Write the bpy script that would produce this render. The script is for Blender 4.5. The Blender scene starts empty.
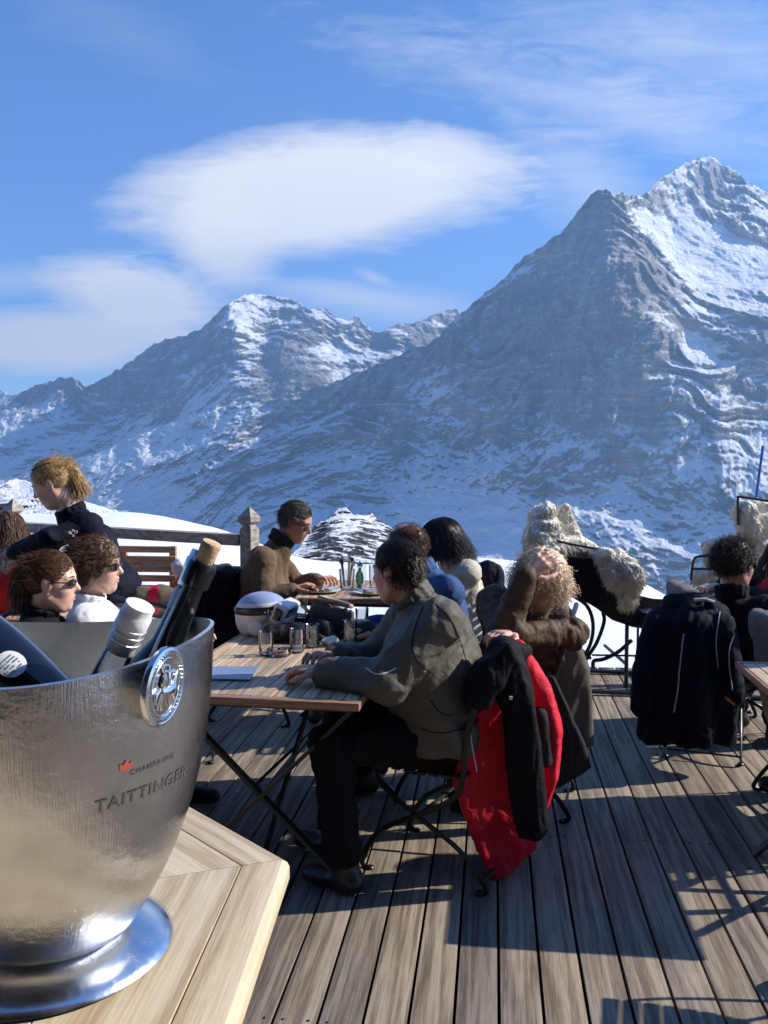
import bpy, bmesh, math, random
import numpy as np
from mathutils import Vector, Matrix, Euler
PI = math.pi
R_ = math.radians
rng = random.Random(7)
scene = bpy.context.scene
COL = scene.collection

# ------------------------------------------------------------------ camera frame (deck boards run along +Y)
FPX = 900.0
CAMZ = 1.6
YAW = math.atan(109 / FPX)
PITCH = math.atan(57 / FPX)
FW = Vector((-math.sin(YAW), math.cos(YAW), 0))
RT = Vector((math.cos(YAW), math.sin(YAW), 0))
UP = Vector((0, 0, 1))

def C(l, d, z=0.0):
    return RT * l + FW * d + UP * z

def ray(px, py):
    a = (px - 384) / FPX
    b = -(py - 512) / FPX
    cp, sp = math.cos(PITCH), math.sin(PITCH)
    fwd = FW * cp - UP * sp
    up = FW * sp + UP * cp
    return fwd + RT * a + up * b

def P(px, py, d):
    r = ray(px, py)
    return Vector((0, 0, CAMZ)) + r * (d / r.dot(FW))

def PZ(px, py, z):
    r = ray(px, py)
    return Vector((0, 0, CAMZ)) + r * ((z - CAMZ) / r.z)

# ------------------------------------------------------------------ noise
_rs = np.random.RandomState(3)
_perm = _rs.permutation(256)
_perm = np.concatenate([_perm, _perm, _perm])
_grad = _rs.normal(size=(256, 3))
_grad /= np.linalg.norm(_grad, axis=1)[:, None]

def perlin(p):
    p = np.asarray(p, dtype=np.float64)
    i = np.floor(p).astype(np.int64)
    f = p - i
    i &= 255
    u = f * f * f * (f * (f * 6 - 15) + 10)
    out = 0
    for dx in (0, 1):
        wx = u[:, 0] if dx else 1 - u[:, 0]
        for dy in (0, 1):
            wy = u[:, 1] if dy else 1 - u[:, 1]
            for dz in (0, 1):
                wz = u[:, 2] if dz else 1 - u[:, 2]
                h = _perm[_perm[_perm[i[:, 0] + dx] + i[:, 1] + dy] + i[:, 2] + dz]
                g = _grad[h]
                out = out + wx * wy * wz * (g[:, 0] * (f[:, 0] - dx) + g[:, 1] * (f[:, 1] - dy) + g[:, 2] * (f[:, 2] - dz))
    return out * 1.6

def fbm(p, octv=5, gain=0.5, ridged=False):
    p = np.asarray(p, dtype=np.float64)
    a, s, tot = 1.0, 0, 0
    for o in range(octv):
        n = perlin(p * (2.03 ** o) + o * 17.3)
        if ridged:
            n = 1 - 2 * np.abs(n)
        s = s + a * n
        tot += a
        a *= gain
    return s / tot

# ------------------------------------------------------------------ objects
def setp(o, label=None, cat=None, group=None, kind=None):
    if label: o['label'] = label
    if cat: o['category'] = cat
    if group: o['group'] = group
    if kind: o['kind'] = kind
    return o

def thing(name, label, cat, loc=(0, 0, 0), rz=0.0, group=None):
    o = bpy.data.objects.new(name, None)
    o.empty_display_size = 0.05
    COL.objects.link(o)
    o.location = loc
    o.rotation_euler = (0, 0, rz)
    return setp(o, label, cat, group)

def origin_of(parent):
    v = Vector((0, 0, 0))
    while parent is not None:
        v += parent.location
        parent = parent.parent
    return v

def add_mesh(name, verts, faces, mat, parent=None, origin=None, smooth=True, mats=None, fmat=None, uvs=None, world=True):
    """verts are in world coordinates; they are stored relative to the parent (or origin)."""
    org = origin_of(parent) if parent is not None else (Vector(origin) if origin is not None else Vector((0, 0, 0)))
    if not world:
        org = Vector((0, 0, 0))
    me = bpy.data.meshes.new(name)
    v = np.asarray(verts, dtype=np.float64).reshape(-1, 3) - np.array(org)
    me.from_pydata(v.tolist(), [], faces)
    if mats:
        for m in mats: me.materials.append(m)
        if fmat is not None:
            me.polygons.foreach_set('material_index', fmat)
    elif mat:
        me.materials.append(mat)
    if uvs is not None:
        uvl = me.uv_layers.new(name='UVMap')
        uvl.data.foreach_set('uv', np.asarray(uvs, dtype=np.float32).ravel())
    me.validate()
    if smooth is True:
        me.polygons.foreach_set('use_smooth', [True] * len(me.polygons))
    elif smooth:
        me.polygons.foreach_set('use_smooth', [True] * len(me.polygons))
        me.set_sharp_from_angle(angle=R_(smooth))
    me.update()
    o = bpy.data.objects.new(name, me)
    COL.objects.link(o)
    if parent is not None:
        o.parent = parent
    elif origin is not None:
        o.location = origin
    return o

def copy_tree(o, parent=None):
    c = o.copy()
    COL.objects.link(c)
    c.parent = parent
    for ch in o.children:
        copy_tree(ch, c)
    return c

class MB:
    """collects shapes into one mesh"""
    def __init__(s):
        s.v, s.f, s.m, s.uv = [], [], [], []
        s.cm = 0
    def add(s, vs, fs, uv=None):
        n = len(s.v)
        s.v += [tuple(v) for v in vs]
        for f in fs:
            s.f.append([n + i for i in f])
            s.m.append(s.cm)
            s.uv += [(uv[i] if uv else (vs[i][0], vs[i][1])) for i in f]
        return s
    def box(s, c, size, rot=None, bev=0.0):
        c = Vector(c)
        hx, hy, hz = size[0] / 2, size[1] / 2, size[2] / 2
        M = rot if rot is not None else Matrix.Identity(3)
        if bev <= 0:
            vs = [c + M @ Vector((x * hx, y * hy, z * hz)) for x in (-1, 1) for y in (-1, 1) for z in (-1, 1)]
            fs = [(0, 1, 3, 2), (4, 6, 7, 5), (0, 4, 5, 1), (2, 3, 7, 6), (0, 2, 6, 4), (1, 5, 7, 3)]
            return s.add(vs, fs)
        b = min(bev, hx * .49, hy * .49, hz * .49)
        bm = bmesh.new()
        bmesh.ops.create_cube(bm, size=1)
        for v in bm.verts:
            v.co = Vector((v.co.x * 2 * hx, v.co.y * 2 * hy, v.co.z * 2 * hz))
        bmesh.ops.bevel(bm, geom=bm.edges[:], offset=b, segments=2, affect='EDGES', profile=.7)
        vs = [c + M @ v.co for v in bm.verts]
        for i, v in enumerate(bm.verts): v.index = i
        fs = [[v.index for v in f.verts] for f in bm.faces]
        bm.free()
        return s.add(vs, fs)
    def bar(s, a, b, w, h, up=(0, 0, 1), bev=0.0):
        a, b = Vector(a), Vector(b)
        d = b - a
        x = d.normalized()
        y = Vector(up).cross(x)
        if y.length < 1e-4: y = Vector((0, 1, 0)).cross(x)
        y.normalize()
        z = x.cross(y)
        M = Matrix((x, y, z)).transposed()
        return s.box((a + b) / 2, (d.length, w, h), M, bev)
    def tube(s, pts, rad, seg=10, caps=True, flat=None, closed=False):
        pts = [Vector(p) for p in pts]
        n = len(pts)
        rads = rad if isinstance(rad, (list, tuple)) else [rad] * n
        vs, fs = [], []
        ref = None
        for i, p in enumerate(pts):
            if closed:
                t = (pts[(i + 1) % n] - pts[i - 1]).normalized()
            else:
                t = (pts[min(i + 1, n - 1)] - pts[max(i - 1, 0)]).normalized()
            if ref is None:
                ref = Vector((0, 0, 1)) if abs(t.z) < .9 else Vector((1, 0, 0))
            x = ref - t * ref.dot(t)
            if x.length < 1e-5: x = t.orthogonal()
            x.normalize()
            y = t.cross(x)
            ref = x
            fl = flat or 1.0
            for k in range(seg):
                a = 2 * PI * k / seg
                vs.append(p + x * math.cos(a) * rads[i] + y * math.sin(a) * rads[i] * fl)
        m = n if closed else n - 1
        for i in range(m):
            for k in range(seg):
                a, b = i * seg + k, i * seg + (k + 1) % seg
                j = (i + 1) % n
                c, d = j * seg + (k + 1) % seg, j * seg + k
                fs.append((a, b, c, d))
        if caps and not closed:
            fs.append(list(range(seg))[::-1])
            fs.append([(n - 1) * seg + k for k in range(seg)])
        return s.add(vs, fs)
    def lathe(s, prof, M=None, seg=32, sx=1.0, sy=1.0):
        M = M or Matrix.Identity(4)
        vs, fs, rows = [], [], []
        for (r, z) in prof:
            if r < 1e-6:
                rows.append([len(vs)]); vs.append(M @ Vector((0, 0, z)))
            else:
                rows.append([len(vs) + k for k in range(seg)])
                for k in range(seg):
                    a = 2 * PI * k / seg
                    vs.append(M @ Vector((r * sx * math.cos(a), r * sy * math.sin(a), z)))
        for i in range(len(rows) - 1):
            a, b = rows[i], rows[i + 1]
            for k in range(seg):
                k2 = (k + 1) % seg
                if len(a) == 1 and len(b) == 1: continue
                if len(a) == 1: fs.append((a[0], b[k2], b[k]))
                elif len(b) == 1: fs.append((a[k], a[k2], b[0]))
                else: fs.append((a[k], a[k2], b[k2], b[k]))
        return s.add(vs, fs)
    def prism(s, poly, z0, z1, M=None):
        """poly: list of (x,y) counter-clockwise, extruded z0..z1"""
        M = M or Matrix.Identity(4)
        n = len(poly)
        vs = [M @ Vector((x, y, z0)) for x, y in poly] + [M @ Vector((x, y, z1)) for x, y in poly]
        fs = [list(range(n))[::-1], [n + i for i in range(n)]]
        fs += [(i, (i + 1) % n, n + (i + 1) % n, n + i) for i in range(n)]
        return s.add(vs, fs)
    def build(s, name, mat, parent=None, origin=None, smooth=35, mats=None, use_uv=False, world=True):
        return add_mesh(name, s.v, s.f, mat, parent, origin, smooth, mats, s.m if mats else None,
                        s.uv if use_uv else None, world)

def bez(pts, n=16):
    """Catmull-Rom through pts"""
    pts = [Vector(p) for p in pts]
    pp = [pts[0] * 2 - pts[1]] + pts + [pts[-1] * 2 - pts[-2]]
    out = []
    per = max(2, n // (len(pts) - 1))
    for i in range(1, len(pp) - 2):
        for k in range(per):
            t = k / per
            a, b, c, d = pp[i - 1], pp[i], pp[i + 1], pp[i + 2]
            out.append(.5 * ((2 * b) + (c - a) * t + (2 * a - 5 * b + 4 * c - d) * t * t + (3 * b - a - 3 * c + d) * t ** 3))
    out.append(pts[-1])
    return out

# ------------------------------------------------------------------ implicit surfaces (smooth unions) -> surface nets
class SDF:
    def __init__(s, M=None):
        s.p = []
        s.M = M  # optional transform applied to the given coordinates
    def _t(s, v):
        v = Vector(v)
        return s.M @ v if s.M is not None else v
    def cone(s, a, b, ra, rb=None, k=.02, cut=False):
        s.p.append(('c', s._t(a), s._t(b), ra, ra if rb is None else rb, k, cut)); return s
    def chain(s, pts, rads, k=.02):
        for i in range(len(pts) - 1):
            s.cone(pts[i], pts[i + 1], rads[i], rads[i + 1], k)
        return s
    def ell(s, c, r, rot=None, k=.02, cut=False):
        Rm = rot.to_3x3() if rot is not None else Matrix.Identity(3)
        if s.M is not None: Rm = s.M.to_3x3() @ Rm
        s.p.append(('e', s._t(c), Vector(r), Rm, None, k, cut)); return s
    def box(s, c, h, rot=None, rad=.01, k=.02, cut=False):
        Rm = rot.to_3x3() if rot is not None else Matrix.Identity(3)
        if s.M is not None: Rm = s.M.to_3x3() @ Rm
        s.p.append(('b', s._t(c), Vector(h), Rm, rad, k, cut)); return s
    def poly(s, pts, d, ht=.012, rad=.010, tilt=0.0, k=.02, slope=0.0, piv=None):
        """flat piece of cloth: outline given as directions, laid in an upright plane at depth d turned by tilt"""
        cx = sum(p[0] for p in pts) / len(pts) if piv is None else piv
        o = P(cx, sum(p[1] for p in pts) / len(pts), d)
        N = (FW * math.cos(tilt) + RT * math.sin(tilt)); N = (N * math.cos(slope) + UP * math.sin(slope)).normalized()
        U = N.cross(UP).normalized(); V = U.cross(N)
        cam0 = Vector((0, 0, CAMZ))
        q2 = []
        for (px, py) in pts:
            r = ray(px, py); t = (o - cam0).dot(N) / r.dot(N)
            w_ = cam0 + r * t - o
            q2.append((w_.dot(U), w_.dot(V)))
        s.p.append(('g', o, (U, V, N), (q2, ht), rad, k, False)); return s
    def plane(s, n, p):
        """removes everything on the +n side of p"""
        n = Vector(n).normalized()
        if s.M is not None: n = s.M.to_3x3() @ n
        s.p.append(('p', s._t(p), n, None, None, 0, True)); return s
    def mesh(s, vox):
        lo = np.array([1e9] * 3); hi = -lo
        bbs = []
        for q in s.p:
            if q[0] == 'c':
                a, b, m = np.array(q[1]), np.array(q[2]), max(q[3], q[4])
                l, h = np.minimum(a, b) - m, np.maximum(a, b) + m
            elif q[0] == 'e':
                m = max(q[2]); c = np.array(q[1]); l, h = c - m, c + m
            elif q[0] == 'b':
                m = q[2].length + q[4]; c = np.array(q[1]); l, h = c - m, c + m
            elif q[0] == 'g':
                o, (U, V, N), (q2, ht) = q[1], q[2], q[3]
                cs = [np.array(o + U * a + V * b + N * c) for a, b in q2 for c in (-ht, ht)]
                l, h = np.min(cs, 0) - q[4], np.max(cs, 0) + q[4]
            else:
                bbs.append(None); continue
            bbs.append((l, h))
            if not q[6]:
                lo = np.minimum(lo, l); hi = np.maximum(hi, h)
        lo -= 3 * vox; hi += 3 * vox
        n = np.ceil((hi - lo) / vox).astype(int) + 1
        ax = [lo[i] + vox * np.arange(n[i]) for i in range(3)]
        D = np.full(n, 1.0, dtype=np.float32)
        for q, bb in zip(s.p, bbs):
            k = q[5]
            if bb is None:
                i0, i1 = np.zeros(3, int), n
            else:
                pad = k + 2.5 * vox
                i0 = np.clip(np.floor((bb[0] - pad - lo) / vox).astype(int), 0, n)
                i1 = np.clip(np.ceil((bb[1] + pad - lo) / vox).astype(int) + 1, 0, n)
                if (i1 <= i0).any(): continue
            X = ax[0][i0[0]:i1[0]][:, None, None].astype(np.float32)
            Y = ax[1][i0[1]:i1[1]][None, :, None].astype(np.float32)
            Z = ax[2][i0[2]:i1[2]][None, None, :].astype(np.float32)
            if q[0] == 'c':
                a, b = q[1], q[2]
                ab = b - a
                L2 = max(ab.length_squared, 1e-10)
                dx, dy, dz = X - a.x, Y - a.y, Z - a.z
                t = np.clip((dx * ab.x + dy * ab.y + dz * ab.z) / L2, 0, 1)
                d = np.sqrt((dx - t * ab.x) ** 2 + (dy - t * ab.y) ** 2 + (dz - t * ab.z) ** 2) - (q[3] + t * (q[4] - q[3]))
            elif q[0] in 'eb':
                c, r, Rm = q[1], q[2], q[3]
                dx, dy, dz = X - c.x, Y - c.y, Z - c.z
                u = dx * Rm[0][0] + dy * Rm[1][0] + dz * Rm[2][0]
                v = dx * Rm[0][1] + dy * Rm[1][1] + dz * Rm[2][1]
                w = dx * Rm[0][2] + dy * Rm[1][2] + dz * Rm[2][2]
                if q[0] == 'e':
                    k0 = np.sqrt((u / r[0]) ** 2 + (v / r[1]) ** 2 + (w / r[2]) ** 2)
                    k1 = np.sqrt((u / r[0] ** 2) ** 2 + (v / r[1] ** 2) ** 2 + (w / r[2] ** 2) ** 2)
                    d = k0 * (k0 - 1) / np.maximum(k1, 1e-6)
                else:
                    a1, a2, a3 = np.abs(u) - r[0], np.abs(v) - r[1], np.abs(w) - r[2]
                    d = np.sqrt(np.maximum(a1, 0) ** 2 + np.maximum(a2, 0) ** 2 + np.maximum(a3, 0) ** 2) + np.minimum(np.maximum(a1, np.maximum(a2, a3)), 0) - q[4]
            elif q[0] == 'g':
                o, (U, V, N), (q2, ht) = q[1], q[2], q[3]
                dx, dy, dz = X - o.x, Y - o.y, Z - o.z
                u = dx * U.x + dy * U.y + dz * U.z; v = dx * V.x + dy * V.y + dz * V.z; w = dx * N.x + dy * N.y + dz * N.z
                d2 = np.full(u.shape, 1e9, dtype=np.float32); ins = np.zeros(u.shape, dtype=bool)
                m_ = len(q2)
                for i_ in range(m_):
                    ax_, ay_ = q2[i_]; bx_, by_ = q2[(i_ + 1) % m_]
                    ex, ey = bx_ - ax_, by_ - ay_
                    t_ = np.clip(((u - ax_) * ex + (v - ay_) * ey) / max(ex * ex + ey * ey, 1e-12), 0, 1)
                    d2 = np.minimum(d2, (u - ax_ - t_ * ex) ** 2 + (v - ay_ - t_ * ey) ** 2)
                    c_ = ((ay_ <= v) & (by_ > v)) | ((by_ <= v) & (ay_ > v))
                    xi = ax_ + (v - ay_) / (ey if abs(ey) > 1e-9 else 1e-9) * ex
                    ins ^= c_ & (u < xi)
                d2 = np.sqrt(d2); d2 = np.where(ins, -d2, d2) + q[4]
                wz = np.abs(w) - ht
                d = np.sqrt(np.maximum(d2, 0) ** 2 + np.maximum(wz, 0) ** 2) + np.minimum(np.maximum(d2, wz), 0) - q[4]
            else:
                c, nn = q[1], q[2]
                d = -((X - c.x) * nn.x + (Y - c.y) * nn.y + (Z - c.z) * nn.z)
            S = D[i0[0]:i1[0], i0[1]:i1[1], i0[2]:i1[2]]
            if q[6]:
                np.maximum(S, -d, out=S)
            elif k > 1e-5:
                h = np.maximum(k - np.abs(S - d), 0) / k
                S[...] = np.minimum(S, d) - h * h * k * .25
            else:
                np.minimum(S, d, out=S)
        return surface_nets(D, lo, vox)

def surface_nets(D, lo, vox):
    s = D < 0
    c = np.zeros(tuple(np.array(D.shape) - 1), dtype=np.int8)
    offs = [(i, j, k) for i in (0, 1) for j in (0, 1) for k in (0, 1)]
    nx, ny, nz = c.shape
    for (i, j, k) in offs:
        c += s[i:i + nx, j:j + ny, k:k + nz]
    act = np.argwhere((c > 0) & (c < 8))
    idx = np.full(c.shape, -1, dtype=np.int64)
    idx[tuple(act.T)] = np.arange(len(act))
    acc = np.zeros((len(act), 3)); cnt = np.zeros(len(act))
    for a in range(3):
        o1 = [x for x in range(3) if x != a]
        for u in (0, 1):
            for v in (0, 1):
                p0 = act.copy(); p0[:, o1[0]] += u; p0[:, o1[1]] += v
                p1 = p0.copy(); p1[:, a] += 1
                d0 = D[tuple(p0.T)]; d1 = D[tuple(p1.T)]
                m = (d0 < 0) != (d1 < 0)
                t = np.where(m, d0 / np.where(m, d0 - d1, 1), 0)
                pos = p0.astype(float); pos[:, a] += t
                acc[m] += pos[m]; cnt[m] += 1
    verts = lo + vox * acc / np.maximum(cnt, 1)[:, None]
    faces = []
    for a in range(3):
        b, c2 = (a + 1) % 3, (a + 2) % 3
        sl0 = [slice(None)] * 3; sl1 = [slice(None)] * 3
        sl0[a] = slice(0, -1); sl1[a] = slice(1, None)
        ch = np.argwhere(s[tuple(sl0)] != s[tuple(sl1)])
        ch = ch[(ch[:, b] > 0) & (ch[:, c2] > 0) & (ch[:, b] < D.shape[b] - 1) & (ch[:, c2] < D.shape[c2] - 1)]
        inside = s[tuple(ch.T)]
        q = []
        for (db, dc) in ((-1, -1), (0, -1), (0, 0), (-1, 0)):
            p = ch.copy(); p[:, b] += db; p[:, c2] += dc
            q.append(idx[tuple(p.T)])
        q = np.stack(q, 1)
        q[~inside] = q[~inside][:, ::-1]
        faces.append(q)
    f = np.concatenate(faces)
    f = f[(f >= 0).all(1)]
    return verts, f

def vnormals(v, f):
    n = np.zeros_like(v)
    a = v[f[:, 2]] - v[f[:, 0]]; b = v[f[:, 3]] - v[f[:, 1]]
    fn = np.cross(a, b)
    for i in range(4):
        np.add.at(n, f[:, i], fn)
    return n / np.maximum(np.linalg.norm(n, axis=1), 1e-12)[:, None]

def folds(v, n, amp=.006, freq=9, octv=3, stretch=(1, 1, 1), seed=0):
    """cloth creases: ridged noise, displaced along the normal"""
    q = v * np.array(stretch) * freq + seed * 11.7
    w = np.stack([perlin(q * .6 + 5), perlin(q * .6 + 31), perlin(q * .6 + 57)], 1)
    r = fbm(q + w * .9, octv, .5, ridged=True)
    return v + n * ((r - .25) * amp)[:, None]

def sdf_obj(name, s, vox, mat, parent=None, origin=None, fold=None, mats=None, fm=None, lab=None):
    v, f = s.mesh(vox)
    if fold:
        fl = fold if isinstance(fold, list) else [fold]
        for fd in fl:
            v = folds(v, vnormals(v, f), **fd)
    fmi = None
    if mats and fm is not None:
        cen = v[f].mean(1)
        fmi = np.asarray(fm(cen)).astype(np.int32)
    o = add_mesh(name, v, f.tolist(), mat, parent, origin, True, mats, fmi)
    return o
# ------------------------------------------------------------------ materials
class NT:
    def __init__(s, name):
        s.m = bpy.data.materials.new(name); s.m.use_nodes = True
        s.t = s.m.node_tree; s.t.nodes.clear()
        s.out = s.n('ShaderNodeOutputMaterial')
        s.b = s.n('ShaderNodeBsdfPrincipled')
        s.l(s.b, 0, s.out, 0)
    def n(s, typ, **kw):
        nd = s.t.nodes.new(typ)
        for k, v in kw.items(): setattr(nd, k, v)
        return nd
    def l(s, a, ao, b, bi):
        s.t.links.new(a.outputs[ao], b.inputs[bi])
    def set(s, nd, **kw):
        for k, v in kw.items(): nd.inputs[k.replace('_', ' ')].default_value = v
    def coord(s, kind='Object', scale=(1, 1, 1), rot=(0, 0, 0), loc=(0, 0, 0)):
        tc = s.n('ShaderNodeTexCoord'); mp = s.n('ShaderNodeMapping')
        s.l(tc, kind, mp, 0)
        mp.inputs['Scale'].default_value = scale; mp.inputs['Rotation'].default_value = rot; mp.inputs['Location'].default_value = loc
        return mp
    def noise(s, vec, scale=5, detail=4, rough=.55, dist=0.0):
        n = s.n('ShaderNodeTexNoise')
        n.inputs['Scale'].default_value = scale; n.inputs['Detail'].default_value = detail
        n.inputs['Roughness'].default_value = rough; n.inputs['Distortion'].default_value = dist
        if vec: s.l(vec, 0, n, 'Vector')
        return n
    def ramp(s, src, so, stops):
        r = s.n('ShaderNodeValToRGB')
        cr = r.color_ramp
        while len(cr.elements) < len(stops): cr.elements.new(.5)
        for e, (p, c) in zip(cr.elements, stops):
            e.position = p; e.color = (*c, 1) if len(c) == 3 else c
        s.l(src, so, r, 0)
        return r
    def math(s, op, a, b=None, clamp=False):
        m = s.n('ShaderNodeMath', operation=op, use_clamp=clamp)
        for i, x in enumerate((a, b)):
            if x is None: continue
            if isinstance(x, tuple): s.l(x[0], x[1], m, i)
            else: m.inputs[i].default_value = x
        return m
    def mix(s, fac, a, b, blend='MIX'):
        m = s.n('ShaderNodeMix', data_type='RGBA', blend_type=blend)
        if isinstance(fac, tuple): s.l(fac[0], fac[1], m, 0)
        else: m.inputs[0].default_value = fac
        for i, x in ((6, a), (7, b)):
            if isinstance(x, tuple) and len(x) == 2 and not isinstance(x[0], (int, float)): s.l(x[0], x[1], m, i)
            else: m.inputs[i].default_value = (*x, 1) if len(x) == 3 else x
        return m
    def bump(s, src, so, strength=.3, dist=.01, prev=None):
        b = s.n('ShaderNodeBump')
        b.inputs['Strength'].default_value = strength; b.inputs['Distance'].default_value = dist
        s.l(src, so, b, 'Height')
        if prev: s.l(prev, 0, b, 'Normal')
        s.l(b, 0, s.b, 'Normal')
        return b

def mat_plain(name, col, rough=.6, metal=0, var=.12, bump=.15, bscale=60, **kw):
    t = NT(name)
    c = t.coord()
    n = t.noise(c, bscale * .25, 4)
    n2 = t.noise(c, bscale, 3)
    dk = tuple(x * (1 - var) for x in col); lt = tuple(min(1, x * (1 + var)) for x in col)
    r = t.ramp(n, 0, [(.3, dk), (.7, lt)])
    t.l(r, 0, t.b, 'Base Color')
    t.set(t.b, Roughness=rough, Metallic=metal)
    if bump: t.bump(n2, 0, bump, .003)
    for k, v in kw.items(): t.b.inputs[k.replace('_', ' ')].default_value = v
    return t.m

def mat_cloth(name, col, rough=.85, weave=900, var=.18, sheen=.0, wr=.25, fuzz=0):
    t = NT(name)
    c = t.coord()
    n = t.noise(c, 7, 4)
    r = t.ramp(n, 0, [(.3, tuple(x * (1 - var) for x in col)), (.7, tuple(min(1, x * (1 + var)) for x in col))])
    t.l(r, 0, t.b, 'Base Color')
    t.set(t.b, Roughness=rough)
    t.b.inputs['Sheen Weight'].default_value = sheen
    t.b.inputs['Sheen Roughness'].default_value = .5
    t.b.inputs['Specular IOR Level'].default_value = .16
    w = t.noise(c, 26, 4, .6, 1.4)
    b = t.bump(w, 0, wr, .012)
    f = t.noise(c, weave, 2)
    t.bump(f, 0, .35 + fuzz, .0015 + fuzz * .003, b)
    return t.m

def mat_skin(name, col=(.62, .36, .25)):
    t = NT(name)
    c = t.coord()
    n = t.noise(c, 14, 4)
    r = t.ramp(n, 0, [(.3, (col[0] * .85, col[1] * .72, col[2] * .7)), (.65, col)])
    t.l(r, 0, t.b, 'Base Color')
    t.set(t.b, Roughness=.48)
    t.b.inputs['Subsurface Weight'].default_value = .12
    t.b.inputs['Subsurface Radius'].default_value = (.02, .008, .004)
    t.b.inputs['Subsurface Scale'].default_value = .5
    f = t.noise(c, 350, 2)
    t.bump(f, 0, .15, .001)
    return t.m

def mat_hair(name, dark, light, rough=.4):
    t = NT(name)
    c = t.coord()
    n = t.noise(c, 70, 3, .6, .5)
    r = t.ramp(n, 0, [(.35, dark), (.68, light)])
    t.l(r, 0, t.b, 'Base Color')
    t.set(t.b, Roughness=rough)
    t.b.inputs['Specular IOR Level'].default_value = .35
    return t.m

def mat_glass(name, col=(1, 1, 1), rough=.0, ior=1.45):
    t = NT(name)
    t.set(t.b, Roughness=rough)
    t.b.inputs['Base Color'].default_value = (*col, 1)
    t.b.inputs['Transmission Weight'].default_value = 1
    t.b.inputs['IOR'].default_value = ior
    return t.m

def mat_wood(name, dark, mid, light, coordk='Object', along=1, gscale=1.0, rough=.6, board=None, bumps=.4, knots=True, offset=0):
    """grain runs along axis `along` (0 = x, 1 = y); board = width for per-board tone"""
    t = NT(name)
    st = [22, 22, 22]; st[along] = .8
    if coordk == 'UV': st[2] = 1
    c = t.coord(coordk)
    src = c
    if board:
        sep = t.n('ShaderNodeSeparateXYZ'); t.l(c, 0, sep, 0)
        ac = 0 if along == 1 else 1
        sh = t.math('ADD', (sep, ac), offset)
        idx = t.math('FLOOR', (t.math('DIVIDE', (sh, 0), board), 0))
        wn = t.n('ShaderNodeTexWhiteNoise', noise_dimensions='1D'); t.l(idx, 0, wn, 'W')
        comb = t.n('ShaderNodeCombineXYZ')
        m1 = t.math('MULTIPLY', (wn, 0), 37.0)
        t.l(m1, 0, comb, 0); t.l(m1, 0, comb, 1); t.l(m1, 0, comb, 2)
        add = t.n('ShaderNodeVectorMath', operation='ADD'); t.l(c, 0, add, 0); t.l(comb, 0, add, 1)
        src = add
    mp = t.n('ShaderNodeMapping'); t.l(src, 0, mp, 0); mp.inputs['Scale'].default_value = [x * gscale for x in st]
    # growth rings: distorted bands
    nz = t.noise(mp, .55, 3, .5)
    rings = t.math('MULTIPLY', (nz, 0), 34.0)
    sn = t.math('SINE', (rings, 0))
    rg = t.math('MULTIPLY_ADD', (sn, 0), .5); rg.inputs[2].default_value = .5
    mpf = t.n('ShaderNodeMapping'); t.l(src, 0, mpf, 0)
    fs = [190, 190, 190]; fs[along] = 7
    if coordk == 'UV': fs[2] = 1
    mpf.inputs['Scale'].default_value = [x * gscale for x in fs]
    fine = t.noise(mpf, 1.0, 4, .75, .25)
    blot = t.noise(c, 3.2, 4)
    mpm = t.n('ShaderNodeMapping'); t.l(src, 0, mpm, 0)
    ms = [55, 55, 55]; ms[along] = 2.4
    if coordk == 'UV': ms[2] = 1
    mpm.inputs['Scale'].default_value = [x * gscale for x in ms]
    midn = t.noise(mpm, 1.0, 5, .65, .35)
    g0_ = t.math('MULTIPLY', (rg, 0), .16)
    g = t.math('MULTIPLY_ADD', (midn, 0), .36); t.l(g0_, 0, g, 2)
    g2 = t.math('MULTIPLY_ADD', (fine, 0), .48); t.l(g, 0, g2, 2)
    r = t.ramp(g2, 0, [(.38, dark), (.5, mid), (.62, light)])
    colr = (r, 0)
    br = t.ramp(blot, 0, [(.32, (.86, .85, .84)), (.6, (1, 1, 1))])
    mx = t.mix(.8, colr, (br, 0), 'MULTIPLY')
    last = mx
    if board:
        tone = t.ramp(wn, 0, [(0, (.72, .72, .74)), (.5, (1, .98, .96)), (1, (1.18, 1.12, 1.04))])
        mx2 = t.mix(1.0, (last, 2), (tone, 0), 'MULTIPLY'); last = mx2
    if knots:
        vs = [3.0, 3.0, 3.0]; vs[along] = 1.6
        mk = t.n('ShaderNodeMapping'); t.l(src, 0, mk, 0); mk.inputs['Scale'].default_value = vs
        vo = t.n('ShaderNodeTexVoronoi'); t.l(mk, 0, vo, 'Vector'); vo.inputs['Scale'].default_value = 1.0
        kr = t.ramp(vo, 'Distance', [(.0, (.25, .17, .12)), (.045, (.45, .36, .3)), (.075, (1, 1, 1))])
        mx3 = t.mix(.85, (last, 2), (kr, 0), 'MULTIPLY'); last = mx3
    t.l(last, 2, t.b, 'Base Color')
    t.set(t.b, Roughness=rough)
    b = t.bump(fine, 0, bumps, .002)
    t.bump(rg, 0, bumps * .5, .0015, b)
    return t.m

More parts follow.
